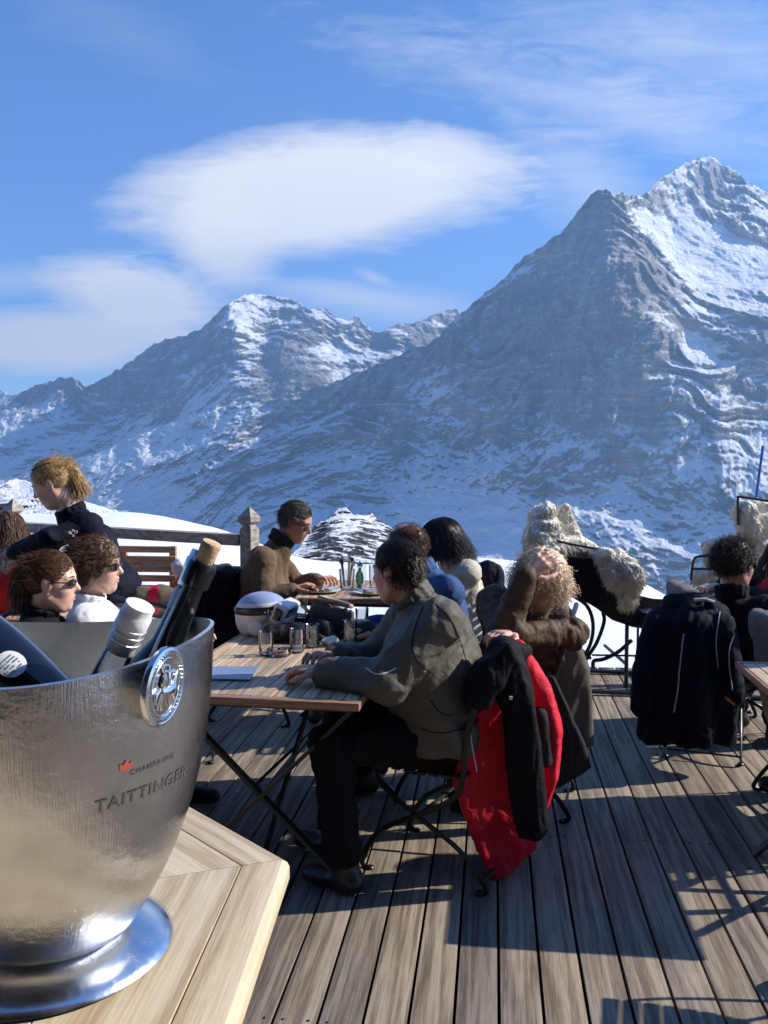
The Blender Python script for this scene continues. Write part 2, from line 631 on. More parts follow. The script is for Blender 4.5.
M = {}
xa = PZ(271.5, 1023, 0).x; xb = PZ(726.8, 1023, 0).x
BW = (xb - xa) / 10
M['deck'] = mat_wood('weathered_deck_wood', (.15, .118, .088), (.275, .225, .17), (.385, .325, .255), board=BW, offset=-(xa), rough=.75, bumps=.6)
M['oak'] = mat_wood('pale_oak', (.48, .35, .20), (.66, .52, .33), (.76, .63, .43), coordk='UV', along=0, gscale=1.2, rough=.42, knots=False, bumps=.25)
M['teak'] = mat_wood('table_slats', (.38, .26, .15), (.60, .45, .29), (.72, .58, .41), gscale=1.5, rough=.5, board=.05, knots=False)
M['edge'] = mat_wood('table_edge', (.24, .12, .07), (.36, .19, .11), (.44, .26, .16), along=0, gscale=1.5, rough=.5, knots=False)
M['bench'] = mat_wood('bench_wood', (.34, .21, .12), (.52, .35, .21), (.62, .45, .29), along=0, gscale=1.2, knots=False)
M['fence'] = mat_wood('fence_wood', (.20, .165, .135), (.34, .29, .24), (.46, .40, .34), along=0, rough=.8, knots=False)
M['post'] = mat_wood('post_wood', (.22, .18, .15), (.37, .32, .27), (.50, .44, .38), along=1, rough=.8, knots=False)
M['cork'] = mat_plain('cork', (.62, .42, .25), .8, bump=.6, bscale=220, var=.35)
M['iron'] = mat_plain('black_iron', (.02, .02, .022), .4, bump=.2, bscale=120)
M['blacklac'] = mat_plain('black_lacquer', (.012, .013, .018), .22, bump=.05)
M['chairmetal'] = mat_plain('chair_iron', (.012, .012, .013), .4, .2, bump=.15, bscale=150)
M['silver'] = mat_plain('silver_foil', (.75, .76, .80), .3, .85, bump=.3, bscale=160)
M['whitefoil'] = mat_plain('white_foil', (.90, .90, .92), .4, .0, bump=.2, bscale=160)
M['label'] = mat_plain('paper_label', (.82, .82, .80), .6, bump=.1)
M['darkbottle'] = mat_plain('dark_bottle_glass', (.006, .007, .012), .06, bump=0, var=0, Coat_Weight=.6)
M['blackfoil'] = mat_plain('black_foil', (.008, .008, .012), .22, bump=.1, bscale=200)
def mat_thin(name, tint=(.965, .975, .975)):
    m = bpy.data.materials.new(name); m.use_nodes = True
    t = m.node_tree; t.nodes.clear()
    o_ = t.nodes.new('ShaderNodeOutputMaterial'); mx = t.nodes.new('ShaderNodeMixShader')
    tr = t.nodes.new('ShaderNodeBsdfTransparent'); gl = t.nodes.new('ShaderNodeBsdfGlossy'); lw = t.nodes.new('ShaderNodeLayerWeight')
    tr.inputs[0].default_value = (*tint, 1); gl.inputs['Roughness'].default_value = .03; gl.inputs[0].default_value = (.95, .96, 1, 1)
    lw.inputs[0].default_value = .22
    mt = t.nodes.new('ShaderNodeMath'); mt.operation = 'MULTIPLY_ADD'; mt.inputs[1].default_value = .9; mt.inputs[2].default_value = .10
    t.links.new(lw.outputs['Fresnel'], mt.inputs[0])
    t.links.new(mt.outputs[0], mx.inputs[0]); t.links.new(tr.outputs[0], mx.inputs[1]); t.links.new(gl.outputs[0], mx.inputs[2]); t.links.new(mx.outputs[0], o_.inputs[0])
    return m
M['clear'] = mat_thin('clear_glass')
M['ink'] = mat_plain('dark_ink', (.09, .09, .095), .5, bump=0)
M['redink'] = mat_plain('red_ink', (.62, .12, .07), .5, bump=0)
M['white'] = mat_plain('white_plastic', (.72, .74, .78), .35, bump=.05)
M['helmet_blue'] = mat_plain('pale_blue_shell', (.34, .42, .62), .3, bump=.05)
M['black'] = mat_plain('black_plastic', (.015, .015, .018), .35, bump=.1)
M['lens'] = mat_plain('dark_lens', (.02, .012, .01), .08, bump=0, Coat_Weight=1.0)
M['goggle'] = mat_plain('goggle_lens', (.03, .03, .05), .08, .3, bump=0, Coat_Weight=1.0)
M['ceramic'] = mat_plain('white_ceramic', (.78, .78, .76), .2, bump=0)
M['menu'] = mat_plain('blue_grey_card', (.20, .27, .42), .4, bump=.05)
M['green'] = mat_plain('green_print', (.08, .42, .20), .45, bump=.05)
M['orange'] = mat_plain('orange_cloth', (.72, .20, .06), .7)
M['pole'] = mat_plain('blue_pole', (.05, .20, .55), .4, bump=0)
# people
M['skin'] = mat_skin('skin_fair', (.84, .54, .41))
M['skin2'] = mat_skin('skin_tanned', (.64, .35, .23))
M['hair_dark'] = mat_hair('dark_brown_hair', (.012, .009, .007), (.05, .035, .025))
M['hair_black'] = mat_hair('black_hair', (.006, .005, .006), (.03, .022, .022), .3)
M['hair_brown'] = mat_hair('brown_hair', (.05, .025, .012), (.17, .09, .05))
M['hair_auburn'] = mat_hair('auburn_hair', (.06, .025, .012), (.20, .10, .055))
M['hair_blonde'] = mat_hair('blonde_hair', (.42, .26, .10), (.85, .62, .33))
M['hair_curly'] = mat_hair('curly_blonde_hair', (.58, .40, .24), (.98, .84, .64))
M['hair_grey'] = mat_hair('grey_brown_hair', (.07, .06, .05), (.28, .25, .21))
M['c_grey'] = mat_cloth('grey_softshell', (.120, .108, .088), .55, wr=.35)
M['c_black'] = mat_cloth('black_cloth', (.007, .007, .009), .75)
M['c_blackpants'] = mat_cloth('black_ski_trousers', (.005, .005, .006), .7)
M['c_brown'] = mat_cloth('brown_fleece', (.17, .115, .07), .95, fuzz=.4)
M['c_darkcollar'] = mat_cloth('dark_collar', (.03, .026, .024), .9)
M['c_olive'] = mat_cloth('olive_brown_jacket', (.095, .062, .036), .55, wr=.35)
M['c_blue'] = mat_cloth('blue_fleece', (.05, .10, .24), .85)
M['c_cream'] = mat_cloth('cream_sweater', (.70, .62, .50), .95, fuzz=.5)
M['c_white'] = mat_cloth('white_shirt', (.80, .80, .82), .8)
M['c_navy'] = mat_cloth('navy_cloth', (.006, .008, .018), .75)
M['c_jeans'] = mat_cloth('dark_jeans', (.015, .02, .045), .8)
M['c_red'] = mat_cloth('red_softshell', (.70, .025, .055), .6, wr=.35)
M['c_redcoat'] = mat_cloth('red_coat', (.60, .03, .04), .7)
M['c_greycoat'] = mat_cloth('grey_wool_coat', (.15, .135, .11), .95, fuzz=.5)
M['c_darkgrey'] = mat_cloth('dark_grey_cloth', (.035, .035, .036), .8)
M['c_felt'] = mat_cloth('grey_felt', (.22, .20, .18), .95, fuzz=.5)
M['c_beige'] = mat_cloth('beige_trousers', (.34, .28, .21), .9)
M['c_blanket'] = mat_cloth('khaki_blanket', (.20, .155, .11), .95, fuzz=.5)
M['c_piping'] = mat_plain('pale_piping', (.55, .57, .65), .4, bump=0)
M['lips'] = mat_plain('lips', (.58, .27, .22), .5, bump=0)
M['fur'] = mat_hair('sheepskin_fur', (.86, .79, .66), (.97, .93, .85), .95)
M['glove'] = mat_cloth('black_glove', (.02, .02, .022), .6)

def mat_bucket():
    t = NT('brushed_steel')
    c = t.coord('UV', scale=(1, 1, 1))
    # hand polished streaks, in arcs round the bowl
    mp = t.n('ShaderNodeMapping'); t.l(c, 0, mp, 0); mp.inputs['Scale'].default_value = (620, 8, 1)
    a = t.noise(mp, 1.0, 4, .65, .2)
    mp2 = t.n('ShaderNodeMapping'); t.l(c, 0, mp2, 0); mp2.inputs['Scale'].default_value = (14, 120, 1)
    b = t.noise(mp2, 1.0, 4, .6, .6)
    big = t.noise(t.coord('Object'), 9, 4, .6)
    t.set(t.b, Metallic=1.0)
    r = t.ramp(big, 0, [(.3, (.44, .45, .48)), (.7, (.68, .695, .73))])
    t.l(r, 0, t.b, 'Base Color')
    rr = t.ramp(big, 0, [(.3, (.12,) * 3), (.7, (.24,) * 3)])
    t.l(rr, 0, t.b, 'Roughness')
    t.b.inputs['Anisotropic'].default_value = .2
    m = t.mix(.0, (a, 0), (b, 0))
    bb = t.bump(m, 2, .38, .0018)
    ham = t.noise(t.coord('Object'), 55, 3, .55, .3)
    t.bump(ham, 0, .25, .003, bb)
    return t.m
M['steel'] = mat_bucket()
M['steel_in'] = mat_plain('satin_steel', (.80, .80, .79), .42, 1.0, var=.06, bump=.2, bscale=90)
def mat_polish():
    t = NT('polished_steel')
    big = t.noise(t.coord('Object'), 22, 5, .65, .8)
    t.set(t.b, Metallic=1.0)
    t.b.inputs['Base Color'].default_value = (.74, .75, .77, 1)
    rr = t.ramp(big, 0, [(.35, (.12,) * 3), (.7, (.30,) * 3)])
    t.l(rr, 0, t.b, 'Roughness')
    t.bump(big, 0, .10, .004)
    return t.m
M['polish'] = mat_polish()
# ------------------------------------------------------------------ camera, world, sun
SUN_AZ = R_(10)      # ahead of camera-right
SUN_EL = R_(32)
SUN = (RT * math.cos(SUN_AZ) + FW * math.sin(SUN_AZ)) * math.cos(SUN_EL) + UP * math.sin(SUN_EL)

cam_d = bpy.data.cameras.new('camera')
cam = bpy.data.objects.new('camera', cam_d)
COL.objects.link(cam)
scene.camera = cam
cam.location = (0, 0, CAMZ)
cam_d.sensor_fit = 'HORIZONTAL'
cam_d.sensor_width = 36
cam_d.lens = FPX * 36 / 768
cam_d.clip_start = .05
cam_d.clip_end = 60000
cam.rotation_euler = (PI / 2 - PITCH, 0, YAW)

sun_d = bpy.data.lights.new('sun', 'SUN')
sun = bpy.data.objects.new('sun', sun_d)
COL.objects.link(sun)
sun_d.energy = 5.0
sun_d.angle = R_(.55)
sun_d.color = (1, .945, .85)
sun.rotation_euler = SUN.to_track_quat('Z', 'Y').to_euler()

w = bpy.data.worlds.new('World')
scene.world = w
w.use_nodes = True
wt = w.node_tree
wt.nodes.clear()
def wn(typ, **kw):
    nd = wt.nodes.new(typ)
    for k, v in kw.items(): setattr(nd, k, v)
    return nd
def wl(a, ao, b, bi): wt.links.new(a.outputs[ao], b.inputs[bi])
def wm(op, a, b=None, clamp=False, c=None):
    m = wn('ShaderNodeMath', operation=op, use_clamp=clamp)
    for i, x in enumerate((a, b, c)):
        if x is None: continue
        if isinstance(x, tuple): wl(x[0], x[1], m, i)
        else: m.inputs[i].default_value = x
    return m
wout = wn('ShaderNodeOutputWorld')
bg = wn('ShaderNodeBackground')
sky = wn('ShaderNodeTexSky', sky_type='NISHITA')
sky.sun_disc = False
sky.sun_elevation = SUN_EL
sky.sun_rotation = math.atan2(SUN.x, SUN.y)
sky.altitude = 2200
sky.air_density = 1.0
sky.dust_density = .25
sky.ozone_density = 2.5
bg.inputs['Strength'].default_value = .105
# cirrus and lens-shaped clouds, placed by direction in the sky
geo = wn('ShaderNodeTexCoord')
def dotc(v):
    d = wn('ShaderNodeVectorMath', operation='DOT_PRODUCT')
    wl(geo, 'Generated', d, 0); d.inputs[1].default_value = v
    return d
dF, dR, dU = dotc(FW), dotc(RT), dotc(UP)
dFc = wm('MAXIMUM', (dF, 'Value'), .05)
u_ = wm('DIVIDE', (dR, 'Value'), (dFc, 0))
v_ = wm('DIVIDE', (dU, 'Value'), (dFc, 0))
comb = wn('ShaderNodeCombineXYZ'); wl(u_, 0, comb, 0); wl(v_, 0, comb, 1)
def skynoise(sc, rot, scale, detail=6, rough=.6, dist=0):
    mp = wn('ShaderNodeMapping'); wl(comb, 0, mp, 0)
    mp.inputs['Scale'].default_value = sc; mp.inputs['Rotation'].default_value = (0, 0, rot)
    n = wn('ShaderNodeTexNoise'); wl(mp, 0, n, 'Vector')
    n.inputs['Scale'].default_value = scale; n.inputs['Detail'].default_value = detail
    n.inputs['Roughness'].default_value = rough; n.inputs['Distortion'].default_value = dist
    return n
warp = skynoise((1, 2.6, 1), -.12, 5.0, 6, .62, .5)
fine = skynoise((1, 5.5, 1), -.2, 11.0, 8, .68, 1.1)
def uv_of(px, py):
    r = ray(px, py); f = r.dot(FW)
    return r.dot(RT) / f, r.z / f
def cloud(px, py, ax, ay, rot=0.0, soft=.5, wa=.9, dens=1.0, power=1.0):
    u0, v0 = uv_of(px, py)
    du = wm('SUBTRACT', (u_, 0), u0); dv = wm('SUBTRACT', (v_, 0), v0)
    cr, sr = math.cos(rot), math.sin(rot)
    a = wm('ADD', (wm('MULTIPLY', (du, 0), cr / (ax / FPX)), 0), (wm('MULTIPLY', (dv, 0), sr / (ax / FPX)), 0))
    b = wm('ADD', (wm('MULTIPLY', (du, 0), -sr / (ay / FPX)), 0), (wm('MULTIPLY', (dv, 0), cr / (ay / FPX)), 0))
    r2 = wm('ADD', (wm('MULTIPLY', (a, 0), (a, 0)), 0), (wm('MULTIPLY', (b, 0), (b, 0)), 0))
    r = wm('SQRT', (r2, 0))
    w1 = wm('MULTIPLY_ADD', (warp, 0), wa, c=-wa * .5)
    w2 = wm('MULTIPLY_ADD', (fine, 0), wa * .95, c=-wa * .475)
    x = wm('ADD', (wm('SUBTRACT', 1.0, (r, 0)), 0), (w1, 0))
    x = wm('ADD', (x, 0), (w2, 0))
    x = wm('DIVIDE', (x, 0), soft, True)
    x = wm('SMOOTH_MIN', (x, 0), 1.0, c=.3)
    x = wm('POWER', (x, 0), power)
    return wm('MULTIPLY', (x, 0), dens, True)
parts = [
    cloud(318, 191, 222, 68, R_(5), .45, .42, .97, 1.0),
    cloud(228, 240, 66, 60, R_(-35), .6, .35, .85),
    cloud(455, 160, 100, 34, R_(-14), .7, .5, .6),
    cloud(140, 300, 108, 44, R_(-14), .55, .75, .95),
    cloud(50, 340, 170, 38, R_(0), .5, .5, .88),
    cloud(10, 280, 130, 22, R_(0), 1.0, .5, .35),
    cloud(400, 305, 150, 24, R_(-6), 1.0, .5, .55),
    cloud(330, 292, 90, 14, R_(-6), 1.0, .6, .45),
    cloud(375, 278, 26, 8, R_(-20), 1.0, .5, .45),
    cloud(620, 110, 330, 45, R_(-14), 1.4, 1.5, .50),
    cloud(690, 45, 260, 60, R_(-10), 1.5, 1.6, .46),
    cloud(590, 180, 120, 50, R_(-30), 1.1, 1.1, .42),
    cloud(120, 30, 200, 40, R_(-25), 1.8, 1.6, .12),
]
acc = parts[0]
for p_ in parts[1:]:
    # 1-(1-a)(1-b)
    a1 = wm('SUBTRACT', 1.0, (acc, 0)); b1 = wm('SUBTRACT', 1.0, (p_, 0))
    acc = wm('SUBTRACT', 1.0, (wm('MULTIPLY', (a1, 0), (b1, 0)), 0), True)
front = wm('GREATER_THAN', (dF, 'Value'), .06)
acc = wm('MULTIPLY', (acc, 0), (front, 0))
hs = wn('ShaderNodeHueSaturation')
wl(sky, 0, hs, 'Color')
hs.inputs['Saturation'].default_value = 1.16
hs.inputs['Value'].default_value = 1.12
tint = wn('ShaderNodeMix', data_type='RGBA', blend_type='MULTIPLY')
tint.inputs[0].default_value = 1.0
wl(hs, 0, tint, 6); tint.inputs[7].default_value = (.86, .97, 1.20, 1)
mixc = wn('ShaderNodeMix', data_type='RGBA')
wl(acc, 0, mixc, 0); wl(tint, 2, mixc, 6)
mixc.inputs[7].default_value = (7.7, 7.4, 7.1, 1)
wl(mixc, 2, bg, 0)
wl(bg, 0, wout, 0)

vs = scene.view_settings
scene.display_settings.display_device = 'sRGB'
vs.view_transform = 'Standard'
vs.look = 'None'
vs.exposure = 0.62
vs.gamma = 1.0
vs.use_curve_mapping = False

# ------------------------------------------------------------------ terrain relief
def interp(pts, x):
    xs = [p[0] for p in pts]; ys = [p[1] for p in pts]
    return np.interp(x, xs, ys)

def rbf(pts, vals):
    p = np.array(pts, float); v = np.array(vals, float)
    def ph(r): return r
    A = ph(np.linalg.norm(p[:, None] - p[None], axis=2))
    n = len(p)
    K = np.zeros((n + 3, n + 3)); K[:n, :n] = A
    K[:n, n] = 1; K[:n, n + 1:] = p; K[n, :n] = 1; K[n + 1:, :n] = p.T
    wv = np.linalg.solve(K, np.concatenate([v, np.zeros(3)]))
    def f(q):
        r = np.linalg.norm(q[:, None] - p[None], axis=2)
        return ph(r) @ wv[:n] + wv[n] + q @ wv[n + 1:]
    return f

_camv = np.array([0, 0, CAMZ])
_cp, _sp = math.cos(PITCH), math.sin(PITCH)
_fwd = np.array(FW * _cp - UP * _sp); _upv = np.array(FW * _sp + UP * _cp); _rt = np.array(RT)
def Pn(px, py, d):
    r = _fwd + _rt * ((px - 384) / FPX)[:, None] - _upv * ((py - 512) / FPX)[:, None]
    return _camv + r * (d / (r @ np.array(FW)))[:, None]

def relief(name, sil, x0, x1, step, ybase, rows, dpts, spts, mat, amp, wl_, jag, scale, strata=0.0, kind='structure', lo_pow=1.0, seed=0, back=.35):
    """one mountain: the skyline, distances and snow cover are given at a few directions; the rest is fractal rock"""
    xs = np.arange(x0, x1 + step, step)
    nc = len(xs)
    sy = interp(sil, xs)
    q = np.stack([xs * jag[1], np.zeros(nc) + seed, np.zeros(nc)], 1)
    sy = sy + jag[0] * fbm(q, 6, .6, ridged=True)
    t = np.linspace(0, 1, rows) ** lo_pow
    X = np.repeat(xs[None], rows, 0)
    Y = sy[None] + (ybase - sy)[None] * t[:, None]
    q = np.stack([X.ravel(), Y.ravel()], 1)
    D = rbf([p[:2] for p in dpts], [p[2] for p in dpts])(q)
    S = rbf([p[:2] for p in spts], [p[2] for p in spts])(q)
    base0 = Pn(q[:, 0], q[:, 1], D)
    if scale > 1000:
        S = S + .17 * np.clip((q[:, 1] - 400) / 60, 0, 1) + .22 * np.clip(fbm(base0 / (wl_ * .8) + 3, 3) * 3, -.6, 1.2)
    base = Pn(q[:, 0], q[:, 1], D)
    nn = base / wl_ + seed * 3.1
    # gullies run down the face: stretch vertically, warp sideways
    wv = np.stack([perlin(nn * .7 + 9), perlin(nn * .7 + 40), perlin(nn * .7 + 70)], 1)
    g = nn * np.array([1.15, 1.15, .42]) + wv * .6
    r1 = fbm(g, 8, .62, ridged=True)
    r2 = fbm(nn * 2.7 + 13, 5, .6)
    calm = np.clip(1.15 - np.clip(S - .1, 0, 1) * 1.6, .38, 1.0)
    disp = -(r1 * amp * 1.15 + r2 * amp * .42) * calm
    if strata:
        zz = base[:, 2] + (base @ _rt) * .22 + fbm(nn * 1.3, 4) * wl_ * .22
        zz = zz + perlin(nn * 2.3 + 5) * strata * 1.5 + perlin(nn * 5.1 + 15) * strata * .7
        def saw(x):
            p_ = x - np.floor(x)
            return np.where(p_ < .72, .5 - p_ / .72, -.5 + (p_ - .72) / .28)
        am = np.clip(-.05 + perlin(nn * 1.6 + 77) * 2.6, 0, 1.1) * np.clip(1.2 - np.clip(S, 0, 1) * 3, 0, 1)
        disp += am * strata * (.42 * saw(zz / strata) + .26 * saw(zz / strata * 2.9 + .37))
    D2 = D + disp
    V = Pn(q[:, 0], q[:, 1], D2)
    idx = np.arange(rows * nc).reshape(rows, nc)
    # the far side falls away behind the ridge
    top = V[:nc]
    bk = []
    for k in range(1, 7):
        bb = top + np.array(FW) * (scale * back * k / 6)
        bb[:, 2] -= scale * back * (k / 6) * .75
        bk.append(bb)
    V = np.concatenate([V] + bk)
    Sb = np.concatenate([S] + [S[:nc]] * 6)
    rowsidx = [np.arange(rows * nc, rows * nc + 6 * nc).reshape(6, nc)[k] for k in range(5, -1, -1)] + [idx[k] for k in range(rows)]
    G = np.stack(rowsidx)
    a = G[:-1, :-1]; b = G[1:, :-1]; c = G[1:, 1:]; d = G[:-1, 1:]
    F = np.stack([a.ravel(), b.ravel(), c.ravel(), d.ravel()], 1)
    o = add_mesh(name, V, F.tolist(), mat, None, None, True)
    o['kind'] = kind
    at = o.data.attributes.new('snow', 'FLOAT', 'POINT')
    at.data.foreach_set('value', Sb.astype(np.float32))
    return o

def mat_mountain(name, rocks, wlm, snowcol=(.86, .88, .92), tilt=.22, aspect=0.0, sharp=.05, thr=.755, layw=1.15, dust=1.0):
    t = NT(name)
    g = t.n('ShaderNodeNewGeometry')
    at = t.n('ShaderNodeAttribute', attribute_name='snow')
    sc = 1.7 / wlm
    def co(s, rot=(0, 0, 0)):
        mp = t.n('ShaderNodeMapping'); t.l(g, 'Position', mp, 0)
        mp.inputs['Scale'].default_value = s; mp.inputs['Rotation'].default_value = rot
        return mp
    # rock layers dip across the face
    lay = t.noise(co((sc * 1.6, sc * 1.6, sc * 8), (0, tilt, 0)), 1.0, 6, .6, 1.6)
    brk = t.noise(co((sc * 2.3, sc * 2.3, sc * 2.3)), 1.0, 8, .66, .5)
    ver = t.noise(co((sc * 5, sc * 5, sc * .9), (0, -.3, 0)), 1.0, 6, .65, .6)
    sep = t.n('ShaderNodeSeparateXYZ'); t.l(g, 'Normal', sep, 0)
    s1 = t.math('MULTIPLY', (sep, 2), 1.15)
    s2 = t.math('ADD', (s1, 0), (at, 'Fac'))
    a = t.math('MULTIPLY_ADD', (lay, 0), layw); t.l(s2, 0, a, 2)
    b = t.math('MULTIPLY_ADD', (brk, 0), 1.75); t.l(a, 0, b, 2)
    c = t.math('MULTIPLY_ADD', (ver, 0), .85); t.l(b, 0, c, 2)
    d = t.math('MULTIPLY_ADD', (c, 0), .33); d.inputs[2].default_value = -.065
    cov = t.ramp(d, 0, [(thr - sharp, (0, 0, 0)), (thr + sharp, (1, 1, 1))])
    led = t.noise(co((sc * 2.2, sc * 2.2, sc * 17), (.05, tilt * .8, 0)), 1.0, 7, .62, 1.2)
    lr = t.ramp(led, 0, [(.545, (0, 0, 0)), (.60, (1, 1, 1))])
    lm = t.ramp(ver, 0, [(.42, (0, 0, 0)), (.56, (1, 1, 1))])
    dst = t.math('MULTIPLY', (t.math('MULTIPLY', (lr, 0), (lm, 0)), 0), .62 * dust)
    cov2 = t.math('MAXIMUM', (cov, 0), (dst, 0))
    rc = t.ramp(brk, 0, [(.28, rocks[0]), (.5, rocks[1]), (.74, rocks[2])])
    rc2 = t.ramp(ver, 0, [(.3, (.5, .5, .54)), (.55, (1, 1, 1)), (.75, (1.4, 1.22, 1.0))])
    rk = t.mix(.8, (rc, 0), (rc2, 0), 'MULTIPLY')
    mx = t.mix((cov2, 0), (rk, 2), snowcol)
    t.l(mx, 2, t.b, 'Base Color')
    t.set(t.b, Roughness=.85)
    t.b.inputs['Specular IOR Level'].default_value = .15
    h = t.math('ADD', (lay, 0), (brk, 0))
    inv = t.math('MULTIPLY_ADD', (cov, 0), -.45); inv.inputs[2].default_value = 1.0
    hh = t.math('MULTIPLY', (h, 0), (inv, 0))
    t.bump(hh, 0, 1.0, wlm * .085)
    return t.m

sil_r = [(-220, 530), (-60, 498), (0, 482), (60, 462), (110, 446), (150, 428), (190, 414), (235, 402), (270, 397), (300, 389), (335, 379), (370, 364), (400, 352), (425, 343), (440, 333), (450, 320), (458, 313), (480, 294), (505, 275), (525, 252), (540, 246), (552, 234),
         (560, 231), (575, 212), (590, 192), (598, 187), (606, 187), (615, 193), (624, 191), (632, 193), (648, 190), (660, 176), (672, 169), (685, 160),
         (698, 155), (708, 153), (716, 156), (722, 162), (735, 168), (745, 178), (757, 183), (768, 191), (790, 200), (830, 230), (900, 290), (1000, 340)]
dr = [(440, 330, 5150), (500, 275, 4950), (552, 235, 4850), (600, 187, 4700),
      (612, 200, 4620), (640, 265, 4380), (660, 330, 4230), (680, 400, 4080), (690, 470, 3900), (700, 560, 3500), (700, 620, 3300),
      (560, 335, 4560), (460, 335, 4980), (570, 420, 4350), (470, 420, 4720), (560, 480, 4150), (460, 480, 4420), (360, 450, 4900),
      (560, 580, 3500), (460, 580, 3650), (360, 580, 3800), (260, 580, 3950), (240, 480, 4800), (300, 395, 5600), (150, 430, 5900), (0, 482, 6200), (-220, 530, 6500), (0, 580, 4600), (150, 580, 4350), (-220, 620, 4800), (100, 500, 5200),
      (632, 205, 4850), (655, 255, 4780), (675, 235, 5060), (705, 155, 5450), (700, 215, 5180), (700, 275, 4860), (680, 310, 4480), (768, 260, 5150), (735, 255, 5080), (768, 195, 5650), (740, 175, 5600),
      (690, 345, 4430), (730, 345, 4430), (768, 330, 4420), (740, 410, 4120), (768, 480, 3800), (768, 600, 3200),
      (900, 300, 4900), (900, 450, 4100), (950, 600, 3300), (1000, 350, 5000)]
sr = [(600, 190, -.6), (560, 260, -.35), (520, 262, .1), (500, 300, -.25), (600, 300, -.45), (640, 300, -.6), (560, 350, -.35), (480, 370, -.35), (600, 385, -.6), (640, 395, -.6), (660, 430, -.5),
      (440, 395, .3), (430, 380, .2), (390, 400, -.4), (350, 430, -.3), (400, 370, -.3), (480, 410, -.3), (540, 440, .05), (440, 450, -.0), (600, 450, .0), (690, 450, -.15), (740, 450, -.05), (560, 500, .0), (460, 500, .12), (360, 480, -.2), (420, 480, -.1), (680, 520, -.1),
      (500, 570, .45), (600, 570, .3), (700, 560, .25), (400, 540, .3), (300, 500, .05), (300, 400, -.3), (240, 410, .2), (205, 412, .35), (170, 430, .3), (250, 440, -.4), (200, 455, -.35), (140, 452, .3), (150, 480, .0), (60, 480, .1), (230, 500, -.1), (200, 540, .35), (100, 530, .35), (0, 520, .2), (0, 580, .5), (200, 580, .5), (-220, 560, .3), (300, 450, -.25), (350, 400, -.3),
      (640, 215, .5), (660, 225, .75), (690, 235, .8), (670, 185, .45), (705, 158, .45), (700, 180, -.05), (700, 205, .55), (725, 190, -.15), (745, 215, .0), (680, 262, .7), (720, 262, .75), (750, 262, .75), (700, 295, .1), (655, 260, -.3), (650, 290, -.8), (690, 330, .5), (720, 340, .2), (745, 320, -.3), (730, 380, -.45), (768, 400, -.35), (768, 200, .2), (850, 300, .2), (850, 500, .1)]
M['mt_r'] = mat_mountain('right_massif', [(.17, .155, .15), (.37, .335, .30), (.60, .47, .36)], 900, tilt=.2)
M['mt_l'] = mat_mountain('left_massif', [(.15, .14, .135), (.31, .28, .25), (.48, .39, .31)], 1000, tilt=-.35, thr=.775)
relief('mountain_right', sil_r, -220, 1000, 1.2, 625, 320, dr, sr, M['mt_r'], 200, 900, (5.0, .075), 4500, strata=150, seed=1)
sil_l = [(-200, 410), (-60, 392), (0, 387), (12, 393), (25, 388), (40, 381), (55, 378), (68, 375), (78, 377), (86, 384), (98, 378), (112, 371), (128, 362), (140, 351), (155, 342), (165, 337),
         (185, 333), (200, 327), (212, 316), (225, 303), (240, 294), (252, 291), (270, 293), (290, 296), (303, 303), (312, 308), (325, 306), (336, 315), (350, 318), (357, 313), (366, 324),
         (378, 331), (388, 325), (398, 321), (412, 321), (425, 316), (440, 310), (455, 306), (480, 330), (560, 420)]
dl = [(-200, 410, 8500), (-60, 400, 8000), (0, 388, 7800), (68, 375, 7500), (95, 400, 7600), (140, 352, 7350), (200, 330, 7150), (228, 303, 6950), (252, 291, 7200),
      (237, 330, 6750), (232, 375, 6600), (262, 330, 7000), (270, 370, 6800), (290, 345, 6850), (302, 382, 6500), (310, 320, 7050), (330, 330, 7150), (335, 370, 6850), (357, 314, 7400), (375, 345, 7300), (400, 350, 7100),
      (455, 306, 7900), (440, 340, 7500), (150, 400, 7100), (60, 440, 7000), (0, 460, 6800), (200, 430, 6300), (300, 440, 6000), (400, 420, 6300), (480, 420, 6600),
      (0, 540, 5300), (200, 540, 4900), (400, 540, 4700), (-200, 600, 4800), (0, 620, 4300), (200, 620, 4000), (400, 620, 4000), (560, 620, 4200), (-200, 500, 6500), (560, 450, 6600)]
sl = [(-200, 450, 0), (0, 390, .1), (68, 380, -.2), (30, 400, .1), (140, 360, -.35), (170, 350, -.1), (200, 345, -.55), (228, 305, .2), (252, 296, .55), (240, 320, .3), (255, 350, .3), (280, 310, .1), (270, 340, -.1), (290, 365, -.8), (300, 385, -.8), (320, 310, -.35),
      (330, 345, .25), (345, 355, .2), (357, 320, -.4), (400, 325, -.2), (380, 360, -.3), (160, 400, -.4), (60, 420, -.22), (30, 450, -.25), (100, 440, -.2), (205, 405, .35), (235, 395, .3), (170, 425, .3), (215, 425, -.5), (260, 430, -.45), (150, 460, .2), (135, 445, .5), (200, 470, -.05), (300, 430, -.3), (320, 470, .1), (60, 490, .1), (150, 500, .3), (250, 500, .35), (350, 500, .3), (420, 450, .1), (0, 540, .3), (250, 560, .5), (450, 540, .4), (560, 500, .3)]
relief('mountain_left', sil_l, -200, 560, 1.15, 640, 300, dl, sl, M['mt_l'], 190, 1000, (4.2, .075), 7000, strata=110, seed=4)

